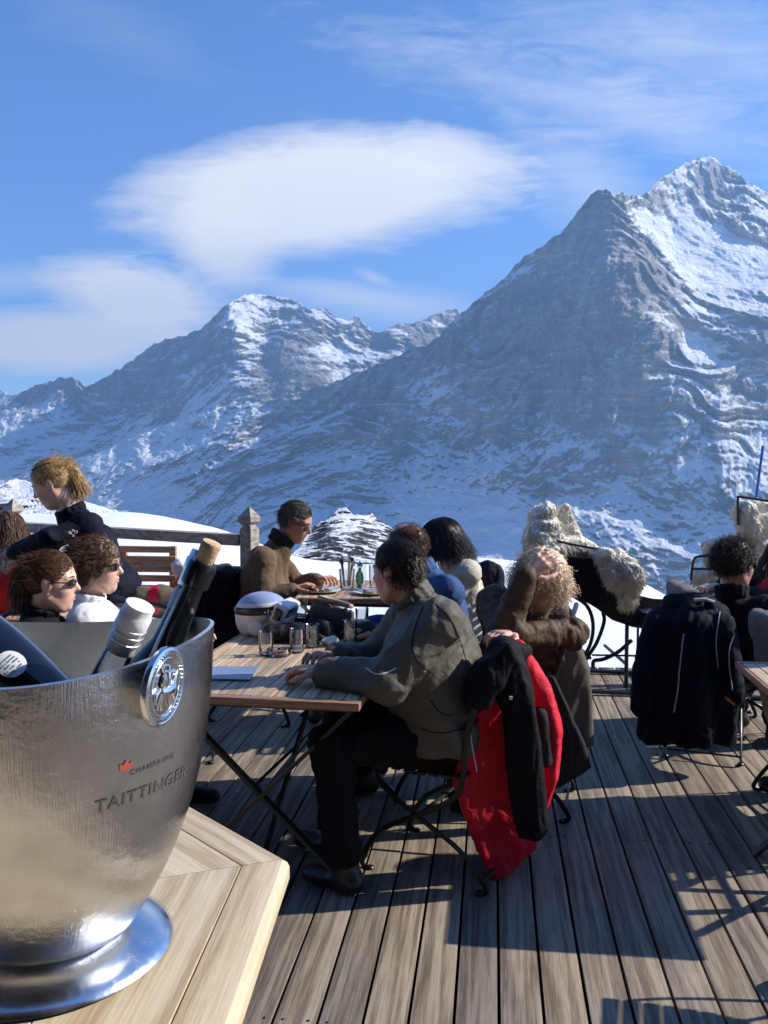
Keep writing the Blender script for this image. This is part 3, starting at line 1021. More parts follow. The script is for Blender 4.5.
# near snowy knolls with rocks and dwarf pines showing through
M['knoll'] = mat_mountain('knoll_snow', [(.03, .032, .035), (.07, .065, .06), (.13, .12, .105)], 30, snowcol=(.86, .87, .90), tilt=.4, sharp=.02, thr=.735, layw=.05, dust=0)
sil_k = [(250, 566), (268, 560), (285, 556), (298, 548), (310, 530), (318, 522), (328, 518), (338, 507), (346, 505), (352, 511), (362, 514), (372, 511), (380, 518), (392, 526), (405, 536), (425, 545), (450, 552), (480, 556), (520, 562)]
dk_ = [(250, 566, 300), (345, 505, 420), (330, 540, 330), (310, 530, 380), (400, 535, 380), (480, 556, 330), (300, 580, 240), (400, 580, 240), (520, 580, 240), (520, 562, 300), (250, 600, 200), (400, 610, 180), (520, 610, 190)]
sk_ = [(250, 566, .5), (345, 508, .15), (330, 530, -.05), (360, 530, -.1), (375, 525, .1), (400, 545, -.1), (320, 555, -.1), (300, 575, .3), (350, 575, .1), (350, 520, .35), (480, 560, .2), (400, 600, .5), (520, 600, .5), (250, 600, .5)]
relief('rocky_knoll', sil_k, 250, 520, 1.0, 615, 110, dk_, sk_, M['knoll'], 13, 55, (3, .12), 300, seed=7, back=.2)
sil_k2 = [(-120, 500), (-30, 492), (0, 483), (15, 477), (28, 480), (45, 486), (60, 494), (85, 500), (110, 508), (135, 514), (160, 530)]
dk2 = [(-120, 500, 320), (15, 477, 340), (110, 508, 280), (160, 530, 260), (0, 540, 220), (110, 540, 210), (-120, 560, 200), (160, 600, 160), (0, 600, 160)]
sk2 = [(-120, 500, .2), (0, 490, -.05), (20, 484, .35), (40, 500, .2), (0, 505, .0), (80, 510, .5), (110, 515, .6), (0, 560, .5), (160, 560, .6)]
relief('snowy_knoll', sil_k2, -120, 160, 1.2, 610, 90, dk2, sk2, M['knoll'], 9, 45, (2, .1), 250, seed=9, back=.2)

# ------------------------------------------------------------------ snow field round the terrace
def mat_snow():
    t = NT('snow')
    g = t.coord('Object')
    n1 = t.noise(g, .35, 6, .6)
    n2 = t.noise(g, 3.5, 6, .6)
    # stones and tufts poking through in places
    pat = t.ramp(n1, 0, [(.60, (0, 0, 0)), (.70, (1, 1, 1))])
    sp = t.ramp(n2, 0, [(.60, (0, 0, 0)), (.66, (1, 1, 1))])
    m = t.math('MULTIPLY', (pat, 0), (sp, 0))
    mx = t.mix((m, 0), (.88, .89, .92), (.10, .09, .085))
    t.l(mx, 2, t.b, 'Base Color')
    t.set(t.b, Roughness=.7)
    t.b.inputs['Subsurface Weight'].default_value = 0
    h = t.math('ADD', (n1, 0), (n2, 0))
    t.bump(h, 0, .5, .12)
    return t.m
M['snow'] = mat_snow()
px_ = np.arange(-500, 1300, 10.0)
dd_ = np.concatenate([np.array([.5, 2, 4, 5.5]), 6.5 * (1.075 ** np.arange(0, 50)), np.array([330., 500, 900, 2000, 4000, 8000])])
crest = [(-500, 505), (0, 512), (60, 512), (110, 510), (150, 513), (190, 523), (230, 533), (262, 545), (300, 556), (345, 561), (420, 562), (470, 557), (540, 560), (590, 571), (615, 575), (632, 573), (648, 580), (668, 595), (700, 606), (800, 618), (1300, 640)]
cy = interp(crest, px_)
cy = np.convolve(np.pad(cy, 3, mode='edge'), np.array([1, 3, 5, 6, 5, 3, 1]) / 24, mode='valid')
dc = interp([(-500, 60), (1300, 34)], px_)
X, Dd = np.meshgrid(px_, dd_)
CY = np.repeat(cy[None], len(dd_), 0); DC = np.repeat(dc[None], len(dd_), 0)
zc = CAMZ - (CY - 455) / FPX * DC
L = (X - 384) / FPX * Dd
tt = np.clip((Dd - 7) / (DC - 7), 0, 1)
Z = -.42 + (zc + .42) * tt
Z = np.where(Dd > DC, zc - (Dd - DC) * .32 - np.minimum((Dd - DC), 60) * .1, Z)
Z = np.maximum(Z, -900)
V_ = np.array(FW) * Dd.ravel()[:, None] + np.array(RT) * L.ravel()[:, None]
V_[:, 2] = Z.ravel()
nz_ = fbm(V_ / 14, 5)
V_[:, 2] += nz_ * np.clip((Dd.ravel() - 7) / 40, 0, 1) * .5 + fbm(V_ / 2.2, 4) * .05
idx = np.arange(X.size).reshape(X.shape)
F = np.stack([idx[:-1, :-1].ravel(), idx[:-1, 1:].ravel(), idx[1:, 1:].ravel(), idx[1:, :-1].ravel()], 1)
o = add_mesh('snow_field', V_, F.tolist(), M['snow'])
o['kind'] = 'structure'
# ground under and behind the terrace, as one sheet to the horizon
mb = MB()
mb.add([(-9000, -9000, -1.2), (9000, -9000, -1.2), (9000, 0, -1.2), (-9000, 0, -1.2)], [(0, 1, 2, 3)])
o = mb.build('ground', M['snow'], smooth=False); o['kind'] = 'structure'

# ------------------------------------------------------------------ the terrace deck
xa = PZ(271.5, 1023, 0).x; xb = PZ(726.8, 1023, 0).x
BW = (xb - xa) / 10
mb = MB()
dend = C(0, 6.9).y
r2 = random.Random(5)
for i in range(-26, 30):
    xl = xa + i * BW
    y = -3.4
    while y < dend:
        ln = 40 if r2.random() < .0 else 40
        y2 = min(y + ln, dend + r2.uniform(-.01, .02))
        zt = r2.uniform(-.002, .002)
        mb.box(((xl + BW / 2), (y + y2) / 2, -.014 + zt), (BW - .0095, y2 - y, .028), None, .003)
        y = y2 + .01
mb.cm = 1
for j in range(8):
    yj = -3 + j * 1.35
    for i in range(-16, 24):
        for f_ in (.2, .8):
            xs_ = xa + i * BW + BW * f_ + r2.uniform(-.004, .004); ys_ = yj + r2.uniform(-.008, .008)
            if -2.2 < xs_ < 3.0: mb.prism([(.0042 * math.cos(k * PI / 3), .0042 * math.sin(k * PI / 3)) for k in range(6)], -.003, .0032, Matrix.Translation((xs_, ys_, 0)))
deck = mb.build('deck', None, smooth=30, mats=[M['deck'], M['iron']]); deck['kind'] = 'structure'
mb = MB()
for i in range(8):
    mb.box((0, -3 + i * 1.35, -.10), (7.4, .09, .14))
mb.box((0, dend - .02, -.115), (7.4, .05, .17))
o = mb.build('deck_joists', M['iron'], smooth=False); o['kind'] = 'structure'
mb = MB(); mb.box((0, 1.8, -.30), (7.2, 10, .02)); o = mb.build('under_deck', M['c_darkgrey'], smooth=False); o['kind'] = 'structure'

# ------------------------------------------------------------------ unseen chalet front added behind the camera, blocks sky fill and darkens steel reflections
M['darkwood'] = mat_wood('dark_wall_wood', (.03, .02, .013), (.06, .04, .026), (.10, .07, .045), along=0, knots=False)
t_ = thing('unseen_chalet_blocker', 'unseen dark timber front added behind the terrace to block sky light', 'light blocker', (0, -3.5, 0))
mb = MB()
for k in range(50):
    mb.box((0, -3.5, .06 + k * .17), (26, .12, .165), None, .012)
mb.build('wall', M['darkwood'], t_)
for x in (-4, -1.6, 1.6, 4):
    mb = MB()
    for (cx, cz, sx, sz) in ((x - .55, 1.5, .1, 1.3), (x + .55, 1.5, .1, 1.3), (x, 2.12, 1.2, .1), (x, .88, 1.2, .1), (x, 1.5, .05, 1.2)):
        mb.box((cx, -3.4, cz), (sx, .08, sz))
    f_ = mb.build('window_frame', M['c_cream'], t_)
    mb = MB(); mb.box((x, -3.42, 1.5), (1.0, .02, 1.18)); mb.build('pane', M['lens'], f_)
mb = MB(); mb.box((0, -2.6, 4.6), (27, 3.0, .14), Matrix.Rotation(-.25, 3, 'X')); mb.build('sky_blocking_canopy', M['darkwood'], t_)  # added overhang, keeps sky light off surfaces facing the camera
mb = MB(); mb.box((0, -3.6, 9.0), (27, 3.4, .16), Matrix.Rotation(-.35, 3, 'X')); mb.build('sky_blocking_roof', M['darkwood'], t_)

# ------------------------------------------------------------------ fence
F0 = C(-.90, 6.0); F1 = C(-2.95, 7.15)
fd = (F0 - F1).normalized()
fence = thing('fence', 'weathered grey wooden terrace railing with pointed posts and three rails', 'fence', F1)
nrm = Vector((-fd.y, fd.x, 0))
F2 = F1 - fd * 2.3
for q_ in (F0, F1, F2):
    mb = MB()
    ang = math.atan2(fd.y, fd.x)
    Mx = Matrix.Translation(q_) @ Matrix.Rotation(ang, 4, 'Z')
    sqk = .87
    def sq(h):
        h *= sqk
        return [(-h, -h), (h, -h), (h, h), (-h, h)]
    mb.prism(sq(.052), 0, 1.105, Mx)
    # neck and diamond shaped head
    def ring(h, z): return [Mx @ Vector((x, y, z)) for x, y in sq(h)]
    lv = [(.052, 1.107), (.036, 1.125), (.036, 1.135), (.062, 1.155), (.062, 1.185), (.004, 1.255)]
    vs_, fs_ = [], []
    for (h, z) in lv: vs_ += ring(h, z)
    for i in range(len(lv) - 1):
        for k in range(4): fs_.append((i * 4 + k, i * 4 + (k + 1) % 4, (i + 1) * 4 + (k + 1) % 4, (i + 1) * 4 + k))
    fs_ += [(0, 3, 2, 1), tuple(20 + k for k in range(4))]
    mb.add(vs_, fs_)
    mb.build('post', M['post'], fence, smooth=False)
for (a_, b_) in ((F0, F1), (F1, F2)):
    for (z, h, wd) in ((1.03, .075, .10), (.815, .07, .04), (.60, .07, .04), (.385, .07, .04), (.17, .07, .04)):
        mb = MB()
        aa = a_ + (b_ - a_).normalized() * .056; bb = b_ - (b_ - a_).normalized() * .056
        mb.bar(aa + UP * z, bb + UP * z, wd, h, bev=.008)
        mb.build('rail', M['fence'], fence)

# ------------------------------------------------------------------ lift cables across the valley
for k, (pa, pb, d_, rad) in enumerate([((355, 390), (800, 388.5), 500, .025), ((370, 404), (800, 401.5), 520, .025), ((90, 403), (410, 404.5), 700, .03)]):
    a_, b_ = P(*pa, d_), P(*pb, d_)
    mb = MB()
    pts = [a_.lerp(b_, i / 24) - UP * (1 - (2 * i / 24 - 1) ** 2) * 1.0 for i in range(25)]
    mb.tube(pts, rad, 6)
    o = mb.build('lift_cable', M['c_piping'], origin=a_)
    setp(o, ['upper thin lift cable crossing in front of the right mountain', 'lower thin lift cable crossing in front of the right mountain', 'thin lift cable crossing in front of the left mountain'][k], 'cable')
# ------------------------------------------------------------------ counter-height octagonal table in the foreground
TZ = 1.04
tc0 = C(-.1315, 1.22); TC = C(-.1315, 1.22)
s_oct = .62
h0 = math.atan2(RT.y, RT.x)
dirs = []
# right edge runs back from the corner (2.7 deg right of view), then every 45 deg
e_dir = [Vector((math.cos(a), math.sin(a), 0)) for a in [h0 + R_(90 - 2.7) + R_(45) * k for k in range(8)]]
pts8 = []
p = tc0 - e_dir[0] * s_oct
for k in range(8):
    pts8.append(p.copy()); p = p + e_dir[k] * s_oct
cen8 = sum(pts8, Vector((0, 0, 0))) / 8
bar_table = thing('bar_table', 'pale oak counter-height table with mitred boards, in the near left corner', 'table', (cen8.x, cen8.y, 0))
mb = MB()
apo = s_oct / 2 / math.tan(R_(22.5))
edges_w = [0, .062, .20, .34, .48, apo]
for k in range(8):
    A_, B_ = pts8[k], pts8[(k + 1) % 8]
    ed = (B_ - A_).normalized(); inn = (cen8 - (A_ + B_) / 2).normalized()
    mid = (A_ + B_) / 2
    for j in range(len(edges_w) - 1):
        w0, w1 = edges_w[j] + (.0006 if j else 0), edges_w[j + 1] - .0006
        def half(wv): return (apo - wv) * math.tan(R_(22.5)) - .0005
        prof = [(w0, TZ - .034), (w0, TZ - .0015), (w0 + .0012, TZ), (w1 - .0012, TZ), (w1, TZ - .0015), (w1, TZ - .034)]
        if j == 0:
            prof = [(w0 + .006, TZ - .034), (w0, TZ - .028), (w0, TZ - .012), (w0 + .003, TZ - .005), (w0 + .009, TZ - .001), (w0 + .016, TZ), (w1 - .0012, TZ), (w1, TZ - .0015), (w1, TZ - .034)]
        n = len(prof)
        vs_ = []; uv_ = []
        for sgn in (-1, 1):
            for (wv, z) in prof:
                hx = half(wv) * sgn
                q = mid + ed * hx + inn * wv; q.z = z
                vs_.append(q); uv_.append((hx + k * 3.1 + j * 1.7, wv + k * .77 + (TZ - z)))
        fs_ = [(i, (i + 1) % n, n + (i + 1) % n, n + i) for i in range(n)] + [tuple(range(n))[::-1], tuple(n + i for i in range(n))]
        mb.add(vs_, fs_, uv_)
mb.build('tabletop', M['oak'], bar_table, use_uv=True, smooth=20)
mb = MB(); mb.tube([cen8 + UP * .03, cen8 + UP * (TZ - .036)], .05, 16); mb.build('pedestal', M['iron'], bar_table)
mb = MB()
for a in range(4):
    v = Vector((math.cos(a * PI / 2 + .4), math.sin(a * PI / 2 + .4), 0))
    mb.bar(cen8 + UP * .03, cen8 + v * .36 + UP * .02, .05, .03)
mb.build('base', M['iron'], bar_table, smooth=False)

# ------------------------------------------------------------------ steel wine cooler
bc = C(-.376, .98)
BA, BB, BAL = .186, .168, R_(5)
BZ0, BZ1, BRISE = 1.052, 1.385, .025
maj = RT * math.cos(BAL) + FW * math.sin(BAL)
mnr = -RT * math.sin(BAL) + FW * math.cos(BAL)
bprof = [(0, .0), (0, .12), (.008, .24), (.03, .38), (.07, .50), (.12, .56), (.2, .645), (.31, .75), (.46, .855), (.6, .925), (.75, .97), (.88, .99), (1, 1)]
_bs = [q[0] + i * 1e-6 for i, q in enumerate(bprof)]; _br = [q[1] for q in bprof]
def bowl(ph, s, off=0.0):
    r = float(np.interp(s, _bs, _br))
    a, b = (BA * r + off) * math.cos(ph), (BB * r + off) * math.sin(ph)
    q = bc + maj * a + mnr * b
    q.z = BZ0 + (BZ1 - BZ0) * s + BRISE * s * s * math.cos(ph) ** 2
    return q
def bowl_n(ph, s):
    e = .01
    du = bowl(ph + e, s) - bowl(ph - e, s)
    dv = bowl(ph, min(1, s + e)) - bowl(ph, s - e)
    return du.cross(dv).normalized()
cooler = thing('wine_cooler', 'large brushed steel wine cooler on a flared foot, standing on the pale oak counter table', 'wine cooler', (bc.x, bc.y, TZ))
mb = MB()
NP, svals = 128, [0, .004, .012, .025, .04, .07, .1, .14, .18, .23, .28, .34, .40, .47, .55, .62, .70, .78, .85, .93, 1.0]
rows = []
vs_, uv_ = [], []
for s in svals:
    for k in range(NP + 1):
        ph = 2 * PI * k / NP
        q = bowl(ph, s)
        vs_.append(q); uv_.append((k / NP, s))
mb.add(vs_, [(i * (NP + 1) + k, i * (NP + 1) + k + 1, (i + 1) * (NP + 1) + k + 1, (i + 1) * (NP + 1) + k) for i in range(len(svals) - 1) for k in range(NP)], uv_)
mb.build('bowl', M['steel'], cooler, use_uv=True, smooth=50)
mb = MB(); vs_, uv_ = vs_[-(NP + 1):], uv_[-(NP + 1):]
no = len(vs_)
inn_s = svals[::-1]
vi = []
for s in [1.0] + inn_s[:-1]:
    for k in range(NP + 1):
        ph = 2 * PI * k / NP
        q = bowl(ph, s, -.004)
        if len(vi) < NP + 1: q.z += .001
        vi.append(q); vs_.append(q); uv_.append((k / NP, s))
nr = 1 + len(inn_s)
fs_ = []
for i in range(nr - 1):
    for k in range(NP):
        a = i * (NP + 1) + k
        fs_.append((a, a + 1, a + NP + 2, a + NP + 1))
mb.add(vs_, fs_, uv_)
mb.build('inner_wall', M['steel_in'], cooler, use_uv=True, smooth=50)
# foot
mb = MB()
fcn = C(-.388, .995)
Mf = Matrix.Translation((fcn.x, fcn.y, 0)) @ Matrix.Rotation(math.atan2(maj.y, maj.x), 4, 'Z')
mb.lathe([(0, TZ + .030), (.060, TZ + .030), (.068, TZ + .029), (.078, TZ + .0275), (.092, TZ + .0255), (.108, TZ + .0225), (.124, TZ + .017), (.137, TZ + .010), (.143, TZ + .005), (.144, TZ + .003), (.141, TZ + .0006), (0, TZ + .0006)], Mf, 96, 1.0, 1.0)
mb.build('foot', M['polish'], cooler, smooth=60)
# medallion
MPH, MS = R_(317), .90
mn = Matrix.Rotation(R_(26), 3, 'Z') @ bowl_n(MPH, .86)
mt = mn.cross(Vector((0, 0, 1))).normalized() * -1
mu = mn.cross(mt) * -1
if mu.z < 0: mu = -mu
mt = mu.cross(mn)
mc = bowl(MPH, .93) + mn * .015
Mm = Matrix((mt, mu, mn)).transposed().to_4x4(); Mm.translation = mc
mb = MB()
RM = .039
mb.lathe([(0, -.016), (RM * .5, -.014), (RM * .8, -.006), (RM, -.004), (RM + .001, -.001), (RM, .002), (RM - .003, .0034), (RM - .006, .002), (RM - .010, .0015), (0, .0018)], Mm, 64)
def mloc(x, y, z=.002): return Mm @ Vector((x, y, z))
r3 = random.Random(2)
for k in range(46):   # raised border of worn lettering
    a = 2 * PI * k / 46
    rr = RM - .0062
    mb.box(mloc(rr * math.cos(a), rr * math.sin(a), .0026), (r3.uniform(.0012, .003), r3.uniform(.002, .0042), .002), Mm.to_3x3() @ Matrix.Rotation(a, 3, 'Z'), .0005)
mb.tube([mloc((RM - .0105) * math.cos(2 * PI * k / 40), (RM - .0105) * math.sin(2 * PI * k / 40), .0022) for k in range(40)], .0009, 6, closed=True)
# mounted rider in relief
def blob(pts, rad, z=.003): mb.tube([mloc(x, y, z) for x, y in pts], rad, 8)
blob([(-.013, -.002), (-.004, -.003), (.006, -.002), (.012, .002)], [.004, .006, .0065, .004])
blob([(.012, .002), (.016, .010), (.020, .011)], [.004, .003, .0022])
blob([(.011, -.003), (.014, -.012), (.018, -.017)], [.0028, .0018, .0012])
blob([(.007, -.005), (.006, -.014), (.009, -.021)], [.0028, .0018, .0012])
blob([(-.011, -.004), (-.012, -.013), (-.009, -.021)], [.003, .002, .0013])
blob([(-.014, -.003), (-.018, -.012), (-.016, -.019)], [.003, .0018, .0012])
blob([(-.015, .0), (-.021, -.003), (-.022, -.012)], [.002, .0022, .001])
blob([(-.001, .002), (-.001, .010), (.0, .015)], [.004, .0048, .003])
blob([(.0, .018), (.0, .022)], [.0032, .0026])
blob([(.002, .013), (.009, .014)], [.002, .0015])
blob([(-.003, .012), (-.010, .019), (-.013, .026)], [.002, .0012, .0007])
mb.lathe([(0, .001), (.006, .001), (.005, .003), (0, .0042)], Mm @ Matrix.Translation((-.007, .007, .002)), 16, 1, 1.3)
mb.build('medallion', M['polish'], cooler, smooth=40)

def text_on_bowl(body, size, phi0, s0, mat, parent, name, spacing=1.0):
    cu = bpy.data.curves.new(name, 'FONT'); cu.body = body; cu.size = size; cu.align_x = 'CENTER'; cu.align_y = 'CENTER'
    cu.space_character = spacing; cu.offset = size * .012
    o = bpy.data.objects.new(name, cu); COL.objects.link(o)
    bpy.context.view_layer.update()
    dg = bpy.context.evaluated_depsgraph_get()
    me = bpy.data.meshes.new_from_object(o.evaluated_get(dg))
    bm = bmesh.new(); bm.from_mesh(me)
    bmesh.ops.triangulate(bm, faces=bm.faces[:])
    for _ in range(2):
        long_e = [e for e in bm.edges if e.calc_length() > size * .25]
        if long_e: bmesh.ops.subdivide_edges(bm, edges=long_e, cuts=2)
        bmesh.ops.triangulate(bm, faces=bm.faces[:])
    bpy.data.objects.remove(o); bpy.data.curves.remove(cu)
    r = float(np.interp(s0, _bs, _br))
    speed = (bowl(phi0 + .01, s0) - bowl(phi0 - .01, s0)).length / .02
    vsp = (bowl(phi0, s0 + .01) - bowl(phi0, s0 - .01)).length / .02
    vs = []
    for v in bm.verts:
        ph = phi0 + v.co.x / speed; s = s0 + v.co.y / vsp
        vs.append(bowl(ph, s) + bowl_n(ph, s) * .0007)
    for i, v in enumerate(bm.verts): v.index = i
    fs = [[v.index for v in f.verts] for f in bm.faces]
    bm.free()
    return add_mesh(name, vs, fs, mat, parent, smooth=False)
text_on_bowl('TAITTINGER', .0185, R_(319), .615, M['ink'], cooler, 'lettering', 1.12)
text_on_bowl('CHAMPAGNE', .0080, R_(320), .69, M['ink'], cooler, 'lettering', 1.2)
# small red crest above the words
vs_ = []
q0 = R_(309)
cr = [(-.006, -.003), (.006, -.003), (.007, .004), (.003, .002), (.0, .006), (-.003, .002), (-.007, .004)]
sp = (bowl(q0 + .01, .70) - bowl(q0 - .01, .70)).length / .02
vs_ = [bowl(q0 + x / sp, .715 + y / .3) + bowl_n(q0, .715) * .0008 for x, y in cr]
add_mesh('red_crest', vs_, [(0, 1, 2, 3), (0, 3, 5), (3, 4, 5), (0, 5, 6)], M['redink'], cooler, smooth=False)

# ------------------------------------------------------------------ bottles
def axis_matrix(base, top, spin=0.0):
    z = (top - base).normalized()
    x = z.cross(Vector((0, 1, 0))).normalized() if abs(z.y) < .9 else z.cross(Vector((1, 0, 0))).normalized()
    y = z.cross(x)
    Mx = Matrix((x, y, z)).transposed().to_4x4() @ Matrix.Rotation(spin, 4, 'Z')
    Mx.translation = base
    return Mx
def bottle(name, label, tip, base_dir, scale, glass, foil, foil_len, cork=0, body_r=.038, L=.30, sh=.55, label_mat=None, spin=0, ns=1.0):
    """tip: world point of the neck's end; base_dir: direction from the tip down to the base"""
    base = tip + base_dir.normalized() * L
    th = thing(name, label, 'bottle', base)
    Mx = axis_matrix(base, tip, spin)
    zs = L * sh
    pr = [(0, .004), (body_r * .6, .002), (body_r - .003, 0), (body_r, .004), (body_r, zs - .03), (body_r * .97, zs - .012), (body_r * .86, zs + .008), (body_r * .66, zs + .028), (body_r * .48, zs + .046), (.0160, zs + .065), (.0132 * ns, L - .02), (.0145 * ns, L - .001), (0, L - .001)]
    mb = MB(); mb.lathe(pr, Mx, 40); mb.build('glass', glass, th, smooth=50)
    f0 = L - foil_len
    mb = MB(); mb.lathe([(r_ * ns, z_) for r_, z_ in [(.0152, f0), (.0158, f0 + .001), (.0154, L - .028), (.0174, L - .024), (.0176, L - .010), (.0160, L - .008), (.0160, L + .001), (.0140, L + .002), (0, L + .002)]] if not cork else
                        [(.0152, f0), (.0158, f0 + .001), (.0140 * ns, L - .03), (.0196 * ns, L - .027), (.0198 * ns, L - .006), (.0182 * ns, L - .002), (.0168 * ns, L), (0, L)], Mx, 32)
    mb.build('capsule', foil, th, smooth=50)
    if cork:
        mb = MB(); mb.lathe([(.0095, L + .0003), (.0098, L + .004), (.0108, L + cork * .5), (.0114, L + cork - .002), (.0104, L + cork), (0, L + cork)], Mx, 24)
        mb.build('cork', M['cork'], th, smooth=50)
    return th, Mx
cz = 1.6
# big black-capped bottle with cork, leaning right, at the right end of the cooler
tipA = P(204, 562, .98)
botA = P(92, 828, 1.02)
dA = (botA - tipA)
thA, MxA = bottle('wine_bottle', 'black bottle with a cork sticking out, leaning right in the steel cooler', tipA, dA, 1, M['darkbottle'], M['blackfoil'], .13, cork=.024, body_r=.036, sh=.42, L=.33, ns=.82)
# second dark bottle right behind it, silver top and white neck label
tipB = P(204, 554, 1.10); botB = P(128, 730, 1.06)
thB, MxB = bottle('wine_bottle', 'dark bottle with silver top and white neck label, behind the corked one', tipB, botB - tipB, 1, M['darkbottle'], M['silver'], .045, body_r=.036, L=.28, sh=.42)
mb = MB(); mb.lathe([(.0150, .205), (.0164, .2055), (.0168, .23), (.0152, .2305)], MxB, 32); mb.build('neck_label', M['label'], thB)
# clear bottle with white foil
tipC = P(140, 606, .885); botC = P(18, 870, .93)
thC, MxC = bottle('wine_bottle', 'clear glass bottle with white foil capsule, in the middle of the steel cooler', tipC, botC - tipC, 1, M['clear'], M['whitefoil'], .052, body_r=.040, sh=.50, L=.30, ns=.93)
mb = MB(); mb.lathe([(0, .01), (.037, .01), (.037, .11), (0, .115)], MxC, 32); mb.build('wine', mat_glass('pale_wine', (.93, .86, .62), ior=1.33), thC)
for zf in (.262, .270, .277):
    mb = MB(); mb.lathe([(.0172 * .93, zf - .0005), (.0178 * .95, zf), (.0172 * .93, zf + .0005)], MxC, 32); mb.build('foil_ring', M['silver'], thC)
# dark bottle lying to the left, neck towards the right, round white neck seal
tipD = P(72, 722, .88); botD = P(-60, 622, .93)
d_ = tipD - botD
base = botD - d_.normalized() * .04
thD = thing('champagne_bottle', 'dark blue-black bottle lying at the left end of the cooler with a round white seal', 'bottle', base)
L = (tipD - base).length + .03
MxD = axis_matrix(base, tipD)
mb = MB(); mb.lathe([(0, .006), (.03, 0), (.041, .004), (.041, L * .45), (.039, L * .55), (.034, L * .70), (.0295, L * .82), (.026, L * .93), (.0245, L), (0, L)], MxD, 48)
mb.build('glass', M['darkbottle'], thD, smooth=50)
mb = MB(); mb.lathe([(.0275, L * .905), (.0284, L * .906), (.0258, L * .985), (.0245, L * .986)], MxD, 40); mb.build('silver_collar', M['silver'], thD)
# round seal facing up and to the camera
inv = MxD.inverted()
want = inv.to_3x3() @ ((Vector((0, 0, CAMZ)) - P(17, 652, .87)).normalized() * .75 + UP * .3)
a0 = math.atan2(want.y, want.x)
pt = inv @ P(17, 652, .87)
zc_ = pt.z
def rD(z): return float(np.interp(z / L, [.45, .55, .70, .82, .93, 1], [.041, .039, .034, .0295, .026, .0245]))
vs_, fs_ = [], []
NR, NA = 8, 40
for i in range(NR + 1):
    for k in range(NA):
        r = .0135 * i / NR; a = 2 * PI * k / NA
        z = zc_ + r * math.sin(a) * 1.1; rr = rD(z) + .0007
        th_ = a0 + r * math.cos(a) / rr
        vs_.append(MxD @ Vector((rr * math.cos(th_), rr * math.sin(th_), z)))
for i in range(NR):
    for k in range(NA):
        fs_.append((i * NA + k, (i + 1) * NA + k, (i + 1) * NA + (k + 1) % NA, i * NA + (k + 1) % NA))
add_mesh('round_seal', vs_, fs_, M['label'], thD)
mb = MB()
rr_ = random.Random(4)
for row in range(5):
    y = .0075 - row * .0036
    x = -.0085 + abs(y) * .3
    while x < .0085 - abs(y) * .3:
        wd = rr_.uniform(.0008, .0022)
        qs = []
        for (xx, yy) in ((x, y - .0009), (x + wd, y - .0009), (x + wd, y + .0009), (x, y + .0009)):
            z = zc_ + yy; rr = rD(z) + .0013; th_ = a0 + xx / rr
            qs.append(MxD @ Vector((rr * math.cos(th_), rr * math.sin(th_), z)))
        if rr_.random() < .8: mb.add(qs, [(0, 1, 2, 3)])
        x += wd + .0009
mb.build('seal_print', M['menu'], thD, smooth=False)
# rounded glass base of a bottle standing behind the dark one (extreme left)

# ------------------------------------------------------------------ tables
def slat_table(name, label, near_left, near_right, length, z=.75, group=None, ang=0.0, legs=True, edge=True):
    """near edge from near_left to near_right; slats run away along the length"""
    a, b = Vector(near_left), Vector(near_right)
    x = (b - a); wd = x.length; x.normalize()
    y = Vector((-x.y, x.x, 0))
    Mx = Matrix((x, y, Vector((0, 0, 1)))).transposed().to_4x4(); Mx.translation = Vector((a.x, a.y, 0))
    c = Mx @ Vector((wd / 2, length / 2, 0))
    th = thing(name, label, 'table', c, 0, group)
    mb = MB()
    n = round((wd - .03) / .05)
    sw = (wd - .03) / n
    R3 = Mx.to_3x3()
    for i in range(n):
        q = Mx @ Vector((.015 + sw * (i + .5), length / 2, z - .011))
        mb.box(q, (sw - .005, length - .085, .022), R3, .002)
    mb.build('slats', M['teak'], th)
    mb = MB()
    mb.box(Mx @ Vector((wd / 2, .02, z - .0135)), (wd, .04, .029), R3, .006)
    mb.box(Mx @ Vector((wd / 2, length - .02, z - .0135)), (wd, .04, .029), R3, .006)
    mb.box(Mx @ Vector((.006, length / 2, z - .0135)), (.012, length - .082, .027), R3, .003)
    mb.box(Mx @ Vector((wd - .006, length / 2, z - .0135)), (.012, length - .082, .027), R3, .003)
    mb.build('edge_board', M['edge'], th)
    mb = MB()
    for yy in (.12, length - .12):
        mb.box(Mx @ Vector((wd / 2, yy, z - .045)), (wd - .1, .03, .035), R3)
    for xx in (.09, wd - .09):
        mb.box(Mx @ Vector((xx, length / 2, z - .048)), (.03, length - .28, .03), R3)
    mb.build('frame', M['iron'], th)
    for yy in (.15, length - .15):
        for (x0, x1, o_) in ((.05, wd - .05, -.008), (wd - .05, .05, .008)):
            mb = MB()
            mb.bar(Mx @ Vector((x0, yy + o_, .0)), Mx @ Vector((x1, yy + o_, z - .062)), .014, .034, up=y)
            mb.build('leg', M['iron'], th)
    mb = MB()
    mb.tube([Mx @ Vector((wd / 2, .15, z / 2 - .03)), Mx @ Vector((wd / 2, length - .15, z / 2 - .03))], .011, 8)
    mb.build('stretcher', M['iron'], th)
    mb = MB()
    mb.bar(Mx @ Vector((wd / 2, .2, .12)), Mx @ Vector((wd / 2 - .0, length - .2, .62)), .012, .03)
    mb.build('brace', M['iron'], th)
    return th
T1R = PZ(359, 704, .75)
T1dir = (Matrix.Rotation(R_(-3), 3, 'Z') @ Vector((1, 0, 0)))
T1L = T1R - T1dir * .80
table1 = slat_table('slatted_table', 'slatted wooden folding table with a white ski helmet and glasses on it', T1L, T1R, 1.28)
T2L = PZ(287, 598, .75)
T2R = T2L + Vector((1, 0, 0)) * .80
table2 = slat_table('slatted_table', 'slatted wooden table farther back, where the man in sunglasses eats', T2L, T2R, .80)
